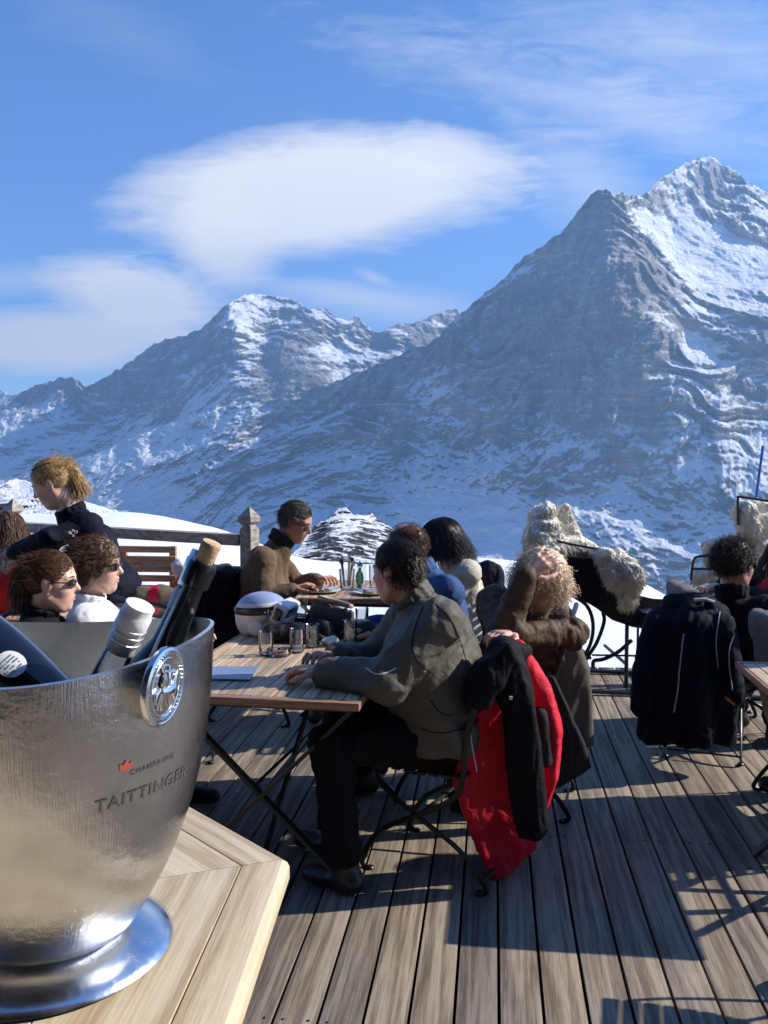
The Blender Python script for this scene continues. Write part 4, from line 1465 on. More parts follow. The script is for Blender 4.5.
T3c = PZ(735, 661, .75)
T3L = T3c - Vector((0, 1, 0)) * .62
table3 = slat_table('slatted_table', 'slatted wooden table cut by the right edge of the photo', T3L, T3L + Vector((.8, 0, 0)), .62)
T4L = PZ(-70, 622, .75)
table4 = slat_table('slatted_table', 'slatted wooden table at the left, mostly hidden behind the two people in sunglasses', T4L + Vector((0, .1, 0)), T4L + Vector((.8, .1, 0)), 1.3)

# ------------------------------------------------------------------ iron bistro chair
def chair_mesh(th, back=True, cover=None):
    """built at the world origin facing +x, parented to th (also at the origin)"""
    for y in (-.2, .2):
        for (pts) in ([(.20, y, 0), (.235, y, .03), (.16, y, .17), (.0, y, .27), (-.14, y, .36), (-.185, y, .44), (-.20, y, .60), (-.235, y, .74), (-.27, y, .87)],
                      [(-.25, y, 0), (-.275, y, .035), (-.17, y, .16), (.0, y, .26), (.14, y, .35), (.185, y, .43)]):
            yy = y * (1.0 if len(pts) > 6 else .93)
            mb = MB(); mb.tube(bez([(p[0], yy, p[2]) for p in pts], 40), .0115, 8, flat=.55)
            mb.lathe([(0, 0), (.016, 0), (.017, .008), (.012, .014), (0, .014)], Matrix.Translation((pts[0][0], yy, 0)), 12)
            mb.build('leg', M['chairmetal'], th)
    mb = MB()
    for i in range(8):
        x = -.17 + i * .052
        mb.box((x, 0, .455 - .01 * math.sin(i / 7 * PI)), (.036, .40, .012), None, .003)
    mb.build('seat', M['chairmetal'], th)
    mb = MB()
    for i in range(5):
        z = .60 + i * .06; x = np.interp(z, [.60, .74, .87], [-.20, -.235, -.27])
        mb.box((float(x) + .012, 0, z), (.010, .40, .036), Matrix.Rotation(-.25, 3, 'Y'), .003)
    mb.tube(bez([(-.268, -.2, .865), (-.28, -.15, .905), (-.285, 0, .915), (-.28, .15, .905), (-.268, .2, .865)], 24), .0115, 8)
    mb.build('backrest', M['chairmetal'], th)
    mb = MB(); mb.tube([(.0, -.19, .265), (.0, .19, .265)], .008, 8); mb.build('stretcher', M['chairmetal'], th); mb = MB(); mb.tube([(-.26, -.19, .05), (-.26, .19, .05)], .006, 8); mb.build('stretcher', M['chairmetal'], th)
    if cover:
        s = SDF()
        s.box((-.235, 0, .70), (.012, .20, .21), Matrix.Rotation(-.2, 4, 'Y'), .03, 0)
        s.box((.0, 0, .475), (.19, .19, .008), None, .012, .03)
        sdf_obj('felt_cover', s, .009, cover, th, fold=dict(amp=.012, freq=6))
chair0 = thing('bistro_chair', '', 'chair', (0, 0, 0), 0, 'iron bistro chairs on the terrace')
chair_mesh(chair0)
chair1 = thing('bistro_chair', '', 'chair', (0, 0, 0), 0, 'iron bistro chairs on the terrace')
chair_mesh(chair1, cover=M['c_felt'])
_cu = {0: False, 1: False}
def place_chair(pos, h, label, felt=False, sz=1.0):
    k = 1 if felt else 0
    src = chair1 if felt else chair0
    o = src if not _cu[k] else copy_tree(src)
    _cu[k] = True
    o.location = (pos.x, pos.y, 0); o.rotation_euler = (0, 0, h); o['label'] = label; o.scale = (1, 1, sz)
    return o
_pending_chairs = []
def chair_at(pos, h, label, felt=False, sz=1.0):
    _pending_chairs.append((Vector(pos), h, label, felt, sz))
# ------------------------------------------------------------------ people
def rotm(yaw=0, pitch=0, roll=0):
    """heading yaw, pitch down (+ = looks down), roll"""
    return Matrix.Rotation(yaw, 4, 'Z') @ Matrix.Rotation(pitch, 4, 'Y') @ Matrix.Rotation(roll, 4, 'X')

def hand_prims(s, wrist, direction, palm_n, side, curl=.6, spread=.10, scale=1.0):
    """wrist -> fingers along direction; palm_n = the way the palm faces; side = +1 thumb on the (direction x palm_n) side"""
    x = Vector(direction).normalized()
    n = Vector(palm_n); n = (n - x * n.dot(x)).normalized()
    y = n.cross(x) * side          # towards the thumb
    S = scale
    pw = wrist + x * .05 * S
    for k in range(4):
        yo = (.030 - .020 * k) * S
        s.cone(wrist + x * .008, wrist + x * .085 * S + y * yo, .017 * S, .0125 * S, .012)
    for k, ln in enumerate((.070, .079, .073, .057)):
        yo = (.033 - .0225 * k) * S
        a = wrist + x * .088 * S + y * yo
        sp = (1.5 - k) * spread
        d0 = (x * math.cos(curl * .5) + n * math.sin(curl * .5) + y * sp).normalized()
        d1 = (x * math.cos(curl * 1.3) + n * math.sin(curl * 1.3) + y * sp).normalized()
        d2 = (x * math.cos(curl * 2.0) + n * math.sin(curl * 2.0) + y * sp).normalized()
        p1 = a + d0 * ln * .46 * S; p2 = p1 + d1 * ln * .30 * S; p3 = p2 + d2 * ln * .24 * S
        s.cone(a, p1, .0100 * S, .0090 * S, .006).cone(p1, p2, .0088 * S, .0080 * S, .003).cone(p2, p3, .0080 * S, .0070 * S, .003)
    t0 = wrist + x * .022 * S + y * .022 * S
    t1 = t0 + (x * .55 + y * .75 + n * .25).normalized() * .042 * S
    t2 = t1 + (x * .85 + y * .30 + n * .35).normalized() * .032 * S
    t3 = t2 + (x * .9 + n * .45).normalized() * .024 * S
    s.cone(t0, t1, .015 * S, .0115 * S, .012).cone(t1, t2, .0112 * S, .0100 * S, .004).cone(t2, t3, .0098 * S, .0082 * S, .003)

def head_prims(s, H, sc=1.0, female=False, nose=.75):
    def q(x, y, z): return H @ (Vector((x, y, z)) * sc)
    R = H.to_3x3().to_4x4()
    e = lambda c, r, k: s.ell(q(*c), Vector(r) * sc, R, k)
    e((-.014, 0, .030), (.095, .074, .088), .0)
    e((.020, 0, -.015), (.070, .062, .092), .03)
    e((.028, 0, -.060), (.055, .050, .048), .03)
    s.cone(q(.058, 0, -.098), q(.068, 0, -.094), .020 * sc, .016 * sc, .025)
    for y in (-1, 1):
        e((.052, y * .034, -.022), (.026, .024, .026), .02)       # cheek
        s.cone(q(.072, y * .014, .030), q(.064, y * .044, .028), .011 * sc, .010 * sc, .014)   # brow
        s.ell(q(.092, y * .030, .010), Vector((.012, .014, .009)) * sc, R, 0, True)  # socket
        s.cone(q(-.002, y * .052, -.055), q(.045, y * .026, -.095), .020 * sc, .016 * sc, .02)  # jaw line
        e((-.006, y * .0745, -.002), (.018, .007, .030), .008)    # ear
        e((-.012, y * .0790, .010), (.012, .006, .018), .006)
    s.cone(q(.078, 0, .022), q(.098 + .008 * nose, 0, -.018), .0075 * sc, .0105 * sc, .012)
    for y in (-1, 1): s.cone(q(.088, y * .009, -.024), q(.093, y * .007, -.022), .0078 * sc, .0075 * sc, .006)
    s.cone(q(.082, -.014, -.050), q(.082, .014, -.050), .0070 * sc, .0070 * sc, .006)
    s.cone(q(.086, -.004, -.0500), q(.086, .004, -.0500), .0070 * sc, .0070 * sc, .006)
    s.cone(q(.081, -.012, -.063), q(.081, .012, -.063), .0075 * sc, .0075 * sc, .007)

def strands(H, n, flow, length, rad=.0013, rx=(.100, .080, .094), cz=.032, cx=-.014, keep=None, seed=0, steps=8, curl=0, lift=.004, jitter=.35, gravity=0.0, sc=1.0, world_down=None, spring=90):
    """thin hair tubes that follow the skull"""
    r_ = np.random.RandomState(seed)
    rx = np.array(rx) * sc; cen = np.array([cx, 0, cz]) * sc
    V, F = [], []
    cnt = 0
    dn = np.array(H.to_3x3().transposed() @ Vector((0, 0, -1)))
    while cnt < n:
        u = r_.normal(size=3); u /= np.linalg.norm(u)
        p = u * rx
        if keep is not None and not keep((p + cen) / sc): continue
        cnt += 1
        L = length * (1 + r_.uniform(-.25, .25)) * sc
        st = L / steps
        jit = r_.normal(size=3) * jitter
        lf = lift * r_.uniform(.3, 1.6)
        off = 1.0
        pts = [p * (1 - .01)]
        ph = r_.uniform(0, 6.28)
        for k in range(steps):
            g = np.array(flow((p + cen) / sc)) + jit * (1 + .3 * k / steps) + r_.normal(size=3) * jitter * .25
            g = g + dn * gravity * k / steps
            nrm = p / rx ** 2; nrm /= np.linalg.norm(nrm)
            q = np.linalg.norm(p / rx)
            if q < 1.25:
                g = g - nrm * min(0, g @ nrm) if q < 1.0 + lf / .09 else g
                if q > 1.12: pass
            g /= max(np.linalg.norm(g), 1e-6)
            p = p + g * st
            q = np.linalg.norm(p / rx)
            mn = 1.0 + lf / .09 * (k + 1) / steps
            if q < mn: p = p * (mn / q)
            pts.append(p.copy())
        pts = np.array(pts)
        if curl:
            m = len(pts)
            tt = np.linspace(0, 1, m)
            # resample finer for the coil
            t2 = np.linspace(0, 1, steps * 3)
            pp = np.stack([np.interp(t2, tt, pts[:, i]) for i in range(3)], 1)
            a = ph + t2 * L / sc * spring
            w_ = curl * np.clip(t2 * 4, 0, 1)
            e1 = r_.normal(size=3); e1 /= np.linalg.norm(e1); e2 = np.cross(e1, pp[-1] - pp[0]); e2 /= max(np.linalg.norm(e2), 1e-6)
            pts = pp + e1 * (w_ * np.cos(a))[:, None] + e2 * (w_ * np.sin(a))[:, None]
        pts = pts + cen
        m = len(pts)
        t = np.gradient(pts, axis=0); t /= np.maximum(np.linalg.norm(t, axis=1), 1e-9)[:, None]
        ax = np.cross(t, u); ax /= np.maximum(np.linalg.norm(ax, axis=1), 1e-9)[:, None]
        bx = np.cross(t, ax)
        b0 = len(V) * 1
        for i in range(m):
            rr = rad * (1 - .75 * (i / (m - 1)) ** 2)
            for k3 in range(3):
                a = 2.094 * k3
                V.append(pts[i] + (ax[i] * math.cos(a) + bx[i] * math.sin(a)) * rr)
        for i in range(m - 1):
            for k3 in range(3):
                a0 = b0 + i * 3 + k3; a1 = b0 + i * 3 + (k3 + 1) % 3
                F.append((a0, a1, a1 + 3, a0 + 3))
    V = np.array(V)
    Hm = np.array(H)
    return V @ Hm[:3, :3].T + Hm[:3, 3], F

SEAT = dict(pelvis=(0, 0, .56), chest=(.06, 0, .93), neck=(.07, 0, 1.06), head=(.11, 0, 1.18),
            shL=(.05, .185, 1.01), shR=(.05, -.185, 1.01), elL=(.18, .24, .79), elR=(.18, -.24, .79), wrL=(.42, .15, .80), wrR=(.42, -.15, .80),
            hipL=(.03, .09, .53), hipR=(.03, -.09, .53), knL=(.44, .12, .54), knR=(.44, -.12, .54), anL=(.40, .12, .10), anR=(.40, -.12, .10))

def person(label, pos, h, J=None, yaw=0, pitch=0, roll=0, scale=1.0, skin='skin', top=None, sleeve=None, pants=None, t_top=.018, collar=None, build=1.0,
           hair=None, hairmat=None, glasses=None, hands=None, vox=.006, cv=.008, fold=None, female=False, group=None, hsc=1.0, hem=.44, seated=True, zip_=None, shoes=True, seed=0, sleeves_to=.93, gloves=None):
    j = dict(SEAT)
    if J: j.update(J)
    T = Matrix.Translation((pos.x, pos.y, 0)) @ Matrix.Rotation(h, 4, 'Z') @ Matrix.Scale(scale, 4)
    W = {k: T @ Vector(v) for k, v in j.items()}
    root = thing('person', label, 'person', (pos.x, pos.y, 0), 0, group)
    H = Matrix.Translation(W['head']) @ rotm(h + yaw, pitch, roll)
    sc = scale * hsc
    b = build
    fw = Vector((math.cos(h), math.sin(h), 0)); lf = Vector((-math.sin(h), math.cos(h), 0))
    # ---- body: one continuous surface
    s = SDF()
    head_prims(s, H, sc, female)
    nb = W['neck']; hb = H @ (Vector((-.022, 0, -.06)) * sc)
    s.cone(nb, hb, .052 * scale, .050 * scale, .02)
    s.cone(W['shL'], W['shR'], .045 * b, .045 * b, .03)
    s.cone(nb - UP * .03, W['chest'] - UP * .05, .06, .09 * b, .04)
    for sg in (-1, 1):
        s.cone(W['chest'] + lf * sg * .06 - UP * .05, W['pelvis'] + lf * sg * .05, .088 * b, .095 * b, .04)
    for S_ in 'LR':
        s.cone(W['sh' + S_], W['el' + S_], .042 * b, .035 * b, .02)
        s.cone(W['el' + S_], W['wr' + S_], .034 * b, .025 * b ** .5, .015)
        s.cone(W['hip' + S_], W['kn' + S_], .072, .050, .03)
        s.cone(W['kn' + S_], W['an' + S_], .048, .034, .02)
        toe = W['an' + S_] + fw * .13 - UP * .055
        s.cone(W['an' + S_] - UP * .03, toe, .034, .028, .02)
        fa = (W['wr' + S_] - W['el' + S_]).normalized()
        hd = (hands or {}).get(S_, {})
        dirn = hd.get('dir', fa); pn = hd.get('palm', Vector((0, 0, -1)) if abs(fa.z) < .8 else lf * (1 if S_ == 'R' else -1))
        if isinstance(dirn, tuple): dirn = T.to_3x3() @ Vector(dirn)
        if isinstance(pn, tuple): pn = T.to_3x3() @ Vector(pn)
        hand_prims(s, W['wr' + S_], dirn, pn, 1 if S_ == 'R' else -1, hd.get('curl', .55), hd.get('spread', .1), hd.get('s', 1.0) * scale)
    sdf_obj('body', s, vox, M[skin], root)
    # ---- upper garment
    if top:
        s = SDF(); t = t_top
        s.cone(W['shL'], W['shR'], .050 + t * .6, .050 + t * .6, .05)
        s.cone(nb - UP * .03, W['chest'] - UP * .05, .062 + t * .6, .095 * b + t, .05)
        for sg in (-1, 1):
            s.cone(W['chest'] + lf * sg * .075 * b - UP * .03, W['pelvis'] + lf * sg * .065 * b + UP * (.02 if seated else 0), .095 * b + t, .098 * b + t, .05)
            s.cone(W['chest'] + lf * sg * .09 + UP * .02, W['sh' + ('L' if sg > 0 else 'R')], .060 + t * .5, .046 + t * .8, .05)
        s.ell((W['chest'] + W['pelvis']) / 2 + fw * .045 * b, Vector((.10 * b + t, .13 * b + t, .17)), rotm(h), .05)
        s.cone(W['pelvis'] + lf * .07 + UP * .0, W['pelvis'] - lf * .07, .115 * b + t, .115 * b + t, .04)
        if seated: s.plane(-UP, (W['pelvis'].x, W['pelvis'].y, hem))
        for S_ in 'LR':
            e, w_ = W['el' + S_], W['wr' + S_]
            cuff = e.lerp(w_, sleeves_to)
            s.cone(W['sh' + S_], e, (.046 + t) * b ** .6, (.040 + t) * b ** .8, .035)
            s.cone(e, cuff, (.041 + t) * b ** .8, .030 + t * .7, .02)
        # opening of the neck
        s.cone(nb + (hb - nb) * .35, hb + (hb - nb) * .5, .055 * scale, .06, 0, True)
        fo = fold or [dict(amp=.012, freq=7, seed=seed), dict(amp=.003, freq=17, seed=seed + 3)]
        mats = None; fm = None
        if sleeve:
            mats = [M[top], M[sleeve[0]]]; fm = lambda c: sleeve[1](c, W, H, fw, lf)
        sdf_obj('jacket', s, cv, M[top], root, fold=fo, mats=mats, fm=fm)
        if collar:
            cm, ch, cr = collar
            s = SDF()
            ax = (hb - nb).normalized()
            xx = ax.cross(lf).normalized(); yy = ax.cross(xx)
            for k in range(14):
                a0, a1 = 2 * PI * k / 14, 2 * PI * (k + 1) / 14
                for zz in np.arange(0, ch + .001, .012):
                    rr = (cr + zz * .15)
                    c0 = nb + ax * (zz + .0) + xx * rr * math.cos(a0) + yy * rr * math.sin(a0)
                    c1 = nb + ax * (zz + .0) + xx * rr * math.cos(a1) + yy * rr * math.sin(a1)
                    s.cone(c0, c1, .010, .010, .006)
            sdf_obj('collar', s, .005, M[cm], root, fold=dict(amp=.008, freq=12, seed=seed))
    if pants:
        s = SDF()
        s.cone(W['pelvis'] + lf * .06 - UP * .01, W['pelvis'] - lf * .06 - UP * .01, .112 * b, .112 * b, .04)
        for S_ in 'LR':
            s.cone(W['hip' + S_], W['kn' + S_], .092 * b, .070, .04)
            k_, a_ = W['kn' + S_], W['an' + S_]
            s.cone(k_, a_ + (k_ - a_) * .12, .068, .062, .02)
        sdf_obj('trousers', s, cv, M[pants], root, fold=[dict(amp=.016, freq=6, seed=seed + 1), dict(amp=.005, freq=17, seed=seed)])
    if shoes:
        for S_ in 'LR':
            a_ = W['an' + S_]
            s = SDF()
            toe = a_ + fw * .15; toe.z = a_.z - .055
            heel = a_ - fw * .03; heel.z = a_.z - .05
            s.cone(a_ + UP * .01, a_ - UP * .03, .050, .046, .02)
            s.cone(heel, toe, .044, .038, .03)
            s.plane(-UP, (0, 0, a_.z - .088))
            sdf_obj('shoe', s, .007, M['black'], root)
    # ---- hair
    if hair:
        hm = M[hairmat]
        def inv_keep(fn): return fn
        Hs = H
        s = SDF(H)
        def E(c, r, k=.02, cut=False): s.ell(Vector(c) * sc, Vector(r) * sc, None, k, cut)
        vol = dict(short=.004, bald=.0015, pony=.002, bob=.014, curly=.022, long=.008, curlyshort=.012, wavy=.012, long2=.008)[hair]
        E((-.016, 0, .034), (.094 + vol, .0745 + vol, .088 + vol), 0)
        if hair in ('bob',):
            E((-.03, 0, -.02), (.085, .085, .09), .04)
            s.cone(Vector((-.04, .06, -.0)) * sc, Vector((-.01, .072, -.075)) * sc, .034 * sc, .02 * sc, .03)
            s.cone(Vector((-.04, -.06, -.0)) * sc, Vector((-.01, -.072, -.075)) * sc, .034 * sc, .02 * sc, .03)
        if hair in ('pony',):
            E((-.035, 0, .015), (.075, .070, .075), .03)
        if hair == 'wavy':
            E((-.03, 0, .0), (.085, .082, .08), .03)
        fz = dict(short=.035, bald=.005, pony=.045, bob=.06, curly=.055, long=.05, curlyshort=.045, wavy=.065, long2=.05)[hair]
        s.plane((.86, 0, -.50), Vector((fz * .86 + .0, 0, 0)) * sc)
        s.plane((0, 0, -1), Vector((0, 0, -.072 if hair in ('short', 'bald', 'curlyshort') else -.10)) * sc)
        if hair == 'bald':
            s.ell(Vector((.02, 0, .135)) * sc, Vector((.085, .062, .045)) * sc, None, 0, True)
        fl = dict(amp=.003, freq=22, seed=seed)
        if hair in ('curly', 'curlyshort', 'wavy'): fl = dict(amp=.009, freq=24, seed=seed)
        v, f = s.mesh(.0045)
        v = folds(v, vnormals(v, f), **fl)
        allV, allF = [v], [f.tolist()]
        def addst(*a, **k):
            V, F = strands(H, *a, sc=sc, seed=seed + len(allV), **k)
            off = sum(len(x) for x in allV)
            allV.append(V); allF.append([tuple(i + off for i in q) for q in F])
        hk = lambda p: (p[0] * .86 - p[2] * .5) < fz * .74 and p[2] > -.07
        if hair == 'short':
            addst(2600, lambda p: (-.8 if p[2] > .05 else -.3, p[1] * 4, -.8 if p[0] < 0 else -.1), .030, keep=hk, lift=.005, rad=.0012, jitter=.14)
        elif hair == 'bald':
            addst(900, lambda p: (-.6, p[1] * 3, -.7), .022, keep=lambda p: hk(p) and (p[2] < .085), lift=.004, rad=.0011)
            addst(160, lambda p: (-1, 0, 0), .02, keep=lambda p: p[2] >= .085, lift=.003, rad=.0008)
        elif hair == 'pony':
            knot = np.array([-.105, 0, .035])
            addst(2800, lambda p: knot - np.array(p), .10, keep=hk, lift=.005, jitter=.03, rad=.0009, steps=8)
            base = H @ (Vector((-.108, 0, .035)) * sc)
            Mk = Matrix.Translation(base) @ H.to_3x3().to_4x4()
            V, F = strands(Mk, 700, lambda p: (-.22 if p[2] > -.02 else .05, 0, -1), .15, rad=.0016, rx=(.026, .022, .022), cz=0, cx=0, seed=seed + 50, steps=9, lift=.010, jitter=.10, sc=sc)
            off = sum(len(x) for x in allV); allV.append(V); allF.append([tuple(i + off for i in q) for q in F])
        elif hair == 'bob':
            addst(2800, lambda p: (p[0] * 2 - .1, p[1] * 6, -1), .17, keep=lambda p: p[2] > -.01 and hk(p), lift=.010, jitter=.05, rad=.0014, rx=(.112, .092, .104), steps=9)
        elif hair == 'curly':
            addst(2300, lambda p: (p[0] * 3, p[1] * 8, -.9), .105, keep=hk, lift=.03, jitter=.30, curl=.007, rad=.0019, gravity=1.2, steps=6, spring=170)
        elif hair == 'curlyshort':
            addst(1300, lambda p: (p[0] * 8, p[1] * 8, p[2] * 8), .045, keep=hk, lift=.02, jitter=.6, curl=.006, rad=.0014, steps=6, spring=260)
        elif hair == 'wavy':
            addst(2600, lambda p: (-.9, p[1] * 5, -.3 if p[2] > 0 else -.9), .07, keep=lambda p: hk(p) , lift=.016, jitter=.22, curl=.004, rad=.0011, steps=6, spring=80)
        elif hair in ('long', 'long2'):
            addst(1900, lambda p: (p[0] * 1.5, p[1] * 6, -1), .22, keep=hk, lift=.012, jitter=.12, curl=.004, rad=.0015, gravity=.6, steps=10, spring=40)
        VV = np.concatenate(allV); FF = sum(allF, [])
        hobj = add_mesh('hair', VV, FF, hm, root)
        if hair == 'pony':
            mb = MB()
            Mk2 = Mk @ Matrix.Rotation(R_(-65), 4, 'Y')
            mb.tube([Mk2 @ (Vector((.019 * math.cos(a), .019 * math.sin(a), .012)) * sc) for a in [2 * PI * k / 20 for k in range(20)]], .006, 8, closed=True)
            mb.build('hair_tie', M['black'], hobj)
    # ---- eyes or sunglasses
    if glasses:
        mb = MB()
        def g(x, y, z): return H @ (Vector((x, y, z)) * sc)
        zo, xo = (0, 0) if glasses != 'on' else (.085, -.045)
        for sg in (-1, 1):
            pts = []
            N = 14
            ring = []
            for k in range(N):
                a = 2 * PI * k / N
                yy = sg * .034 + .029 * math.cos(a) * (1 - .0); zz = .008 + .019 * math.sin(a) + (.003 * math.cos(a) * sg)
                xx = .098 - abs(yy) * .22
                ring.append((xx, yy, zz))
            top_ = [g(x + xo, y, z + zo) for x, y, z in ring] + [g(.104 - .034 * .22 + xo, sg * .034, .008 + zo)]
            bot_ = [g(x - .003 + xo, y, z + zo) for x, y, z in ring] + [g(.100 - .034 * .22 + xo, sg * .034, .008 + zo)]
            n = len(top_)
            fs = [(k, (k + 1) % N, N) for k in range(N)] + [(n + (k + 1) % N, n + k, n + N) for k in range(N)] + [(k, n + k, n + (k + 1) % N, (k + 1) % N) for k in range(N)]
            mb.add(top_ + bot_, fs)
        gl = mb.build('sunglasses', M['lens'], root)
        mb = MB()
        for sg in (-1, 1):
            mb.tube([g(.086 + xo, sg * .062, .014 + zo), g(.075 + xo, sg * .074, .013 + zo), g(.02 + xo, sg * (.0785 if not xo else .084), .010 + zo), g(-.02 + xo, sg * (.080 if not xo else .088), .006 + zo)], .0026, 6, flat=1.5)
        mb.tube([g(.098 + xo, -.012, .012 + zo), g(.101 + xo, 0, .014 + zo), g(.098 + xo, .012, .012 + zo)], .0022, 6)
        mb.build('frame', M['black'], gl)
    def fq(x, y, z): return H @ (Vector((x, y, z)) * sc)
    for sg in (-1, 1):
        mb = MB(); mb.tube([fq(.0865, sg * .012, .0285), fq(.0855, sg * .028, .034), fq(.074, sg * .048, .030)], [.0026, .0032, .0018], 6, flat=1.4)
        mb.build('eyebrow', M[hairmat if hairmat else 'hair_dark'], root)
    mb = MB(); mb.tube([fq(.0845, -.021, -.0555), fq(.0925, -.008, -.0500), fq(.0925, .008, -.0500), fq(.0845, .021, -.0555)], [.0015, .0034, .0034, .0015], 6)
    mb.tube([fq(.0845, -.020, -.0575), fq(.0915, -.007, -.0625), fq(.0915, .007, -.0625), fq(.0845, .020, -.0575)], [.0015, .0038, .0038, .0015], 6)
    mb.build('lips', M['lips'], root)
    if glasses != 'on':
        for sg in (-1, 1):
            mb = MB()
            Me = H @ Matrix.Translation(Vector((.0745, sg * .030, .010)) * sc)
            mb.lathe([(0, -.011 * sc)] + [(.011 * sc * math.cos(a), .011 * sc * math.sin(a)) for a in [R_(-60 + 15 * k) for k in range(9)]] + [(0, .011 * sc)], Me @ Matrix.Rotation(PI / 2, 4, 'Y'), 14)
            eye = mb.build('eye', M['ceramic'], root)
            mb = MB(); mb.lathe([(0, .0111 * sc), (.003 * sc, .0107 * sc), (.0048 * sc, .0101 * sc), (.005 * sc, .009 * sc)][::-1], Me @ Matrix.Rotation(PI / 2, 4, 'Y'), 12)
            mb.build('iris', M['ink'], eye)
    return root, W, H

def Lp(pos, h):
    T = Matrix.Translation((pos.x, pos.y, 0)) @ Matrix.Rotation(h, 4, 'Z')
    return T
def to_local(pos, h, w_):
    return tuple(Lp(pos, h).inverted() @ Vector(w_))
def joints(pos, h, **k):
    return {n: to_local(pos, h, v if isinstance(v, Vector) else P(*v)) for n, v in k.items()}
def gpos(px, d):
    v = P(px, 600, d); return Vector((v.x, v.y, 0))

# main man in grey jacket
h = R_(158); pos = gpos(446, 3.42)
J = joints(pos, h, head=(397, 572, 3.44), neck=(419, 603, 3.42), chest=(432, 642, 3.42), shL=(437, 622, 3.25), shR=(414, 612, 3.60),
           elL=(388, 681, 3.17), wrL=(322, 672, 3.27), elR=(372, 664, 3.66), wrR=(335, 657, 3.50), pelvis=C(.236, 3.42, .555),
           hipL=C(.20, 3.34, .53), hipR=C(.20, 3.50, .53), knL=C(-.20, 3.24, .545), knR=C(-.16, 3.50, .545), anL=C(-.14, 3.20, .10), anR=C(-.20, 3.50, .10))
mroot, mW, mH = person('man in a grey softshell jacket resting both arms on the nearest slatted table', pos, h, J, yaw=R_(-4), pitch=R_(8), skin='skin2', top='c_grey', pants='c_blackpants',
       hair='short', hairmat='hair_dark', collar=('c_grey', .055, .066), build=1.20, t_top=.026, cv=.007, hem=.50,
       fold=[dict(amp=.020, freq=5.0, seed=2), dict(amp=.0035, freq=13, seed=5)], seed=1, vox=.005,
       hands=dict(L=dict(curl=.9, spread=.04), R=dict(curl=.8, spread=.06)))
chair_at(gpos(440, 3.47), h, 'iron chair under the man in the grey jacket, with a red ski jacket on it', sz=.93)

def seam(root, part, pts, rad, mat, name='seam', off=.0008):
    path = []
    for v in bez([(a, b, 0) for a, b in pts], 30):
        loc, nor = stick(root, part, v[0], v[1], off)
        if loc: path.append(loc)
    if len(path) > 2:
        mb = MB(); mb.tube(path, rad, 6); mb.build(name, M[mat], root)
def stick(root, part, px, py, off=.002):
    o = [c for c in root.children if c.name.split('.')[0] == part][0]
    org = Vector((0, 0, CAMZ)) - origin_of(o)
    ok, loc, nor, _ = o.ray_cast(org, ray(px, py).normalized())
    return (loc + origin_of(o) + nor * off, nor) if ok else (None, None)
bpy.context.view_layer.update()
seam(mroot, 'jacket', [(424, 606), (416, 625), (412, 645), (418, 662), (430, 672)], .0022, 'c_black')
seam(mroot, 'jacket', [(436, 604), (452, 622), (463, 650), (470, 680)], .0016, 'c_black')
seam(mroot, 'jacket', [(366, 668), (376, 674), (386, 673), (396, 668)], .0028, 'c_piping', 'reflective_piping')
seam(mroot, 'jacket', [(430, 700), (440, 712), (452, 716)], .002, 'c_black')
seam(mroot, 'jacket', [(420, 728), (440, 733), (466, 728)], .0022, 'c_black', 'hem_seam')

# man in blue fleece next to him
h = R_(176); pos = gpos(452, 4.2)
J = joints(pos, h, head=(405, 550, 4.24), neck=(424, 575, 4.22), chest=(440, 606, 4.2), shL=(447, 592, 4.02), shR=(430, 583, 4.38), elL=(415, 640, 3.98), wrL=(378, 633, 4.05),
           elR=(400, 628, 4.4), wrR=(372, 624, 4.3))
J['pelvis'] = (0, 0, .56)
root, W_, H_ = person('balding man in a blue fleece with pale sleeve stripes behind the man in grey', pos, h, J, pitch=R_(14), skin='skin2', top='c_blue', pants='c_black',
       hair='bald', hairmat='hair_brown', collar=('c_blue', .04, .064), seed=4)
for k in range(2):
    mb = MB()
    a_, b_ = W_['shL'], W_['elL']
    cc = a_.lerp(b_, .30 + .13 * k); ax = (b_ - a_).normalized(); xx = ax.orthogonal().normalized(); yy = ax.cross(xx)
    rr = .071
    mb.tube([cc + xx * rr * math.cos(2 * PI * q / 20) + yy * rr * math.sin(2 * PI * q / 20) for q in range(20)], .007, 6, closed=True)
    mb.build('sleeve_stripe', M['c_cream'], root)
chair_at(gpos(452, 4.2), h, 'iron chair under the man in the blue fleece')

# woman with black bob
h = R_(178); pos = gpos(470, 5.2)
J = joints(pos, h, head=(440, 541, 5.2), neck=(453, 560, 5.2), chest=(464, 588, 5.2), shL=(467, 573, 5.02), shR=(458, 568, 5.36), elL=(445, 608, 5.0), wrL=(415, 597, 5.1), elR=(440, 603, 5.4), wrR=(410, 598, 5.3))
J['pelvis'] = (0, 0, .56)
person('woman with a straight black bob in a cream sweater, back to the camera', pos, h, J, pitch=R_(10), top='c_cream', pants='c_jeans', hair='bob', hairmat='hair_black', collar=('c_cream', .03, .06), build=.92, seed=6, t_top=.016)
chair_at(gpos(470, 5.2), h, 'iron chair under the woman with the black bob')

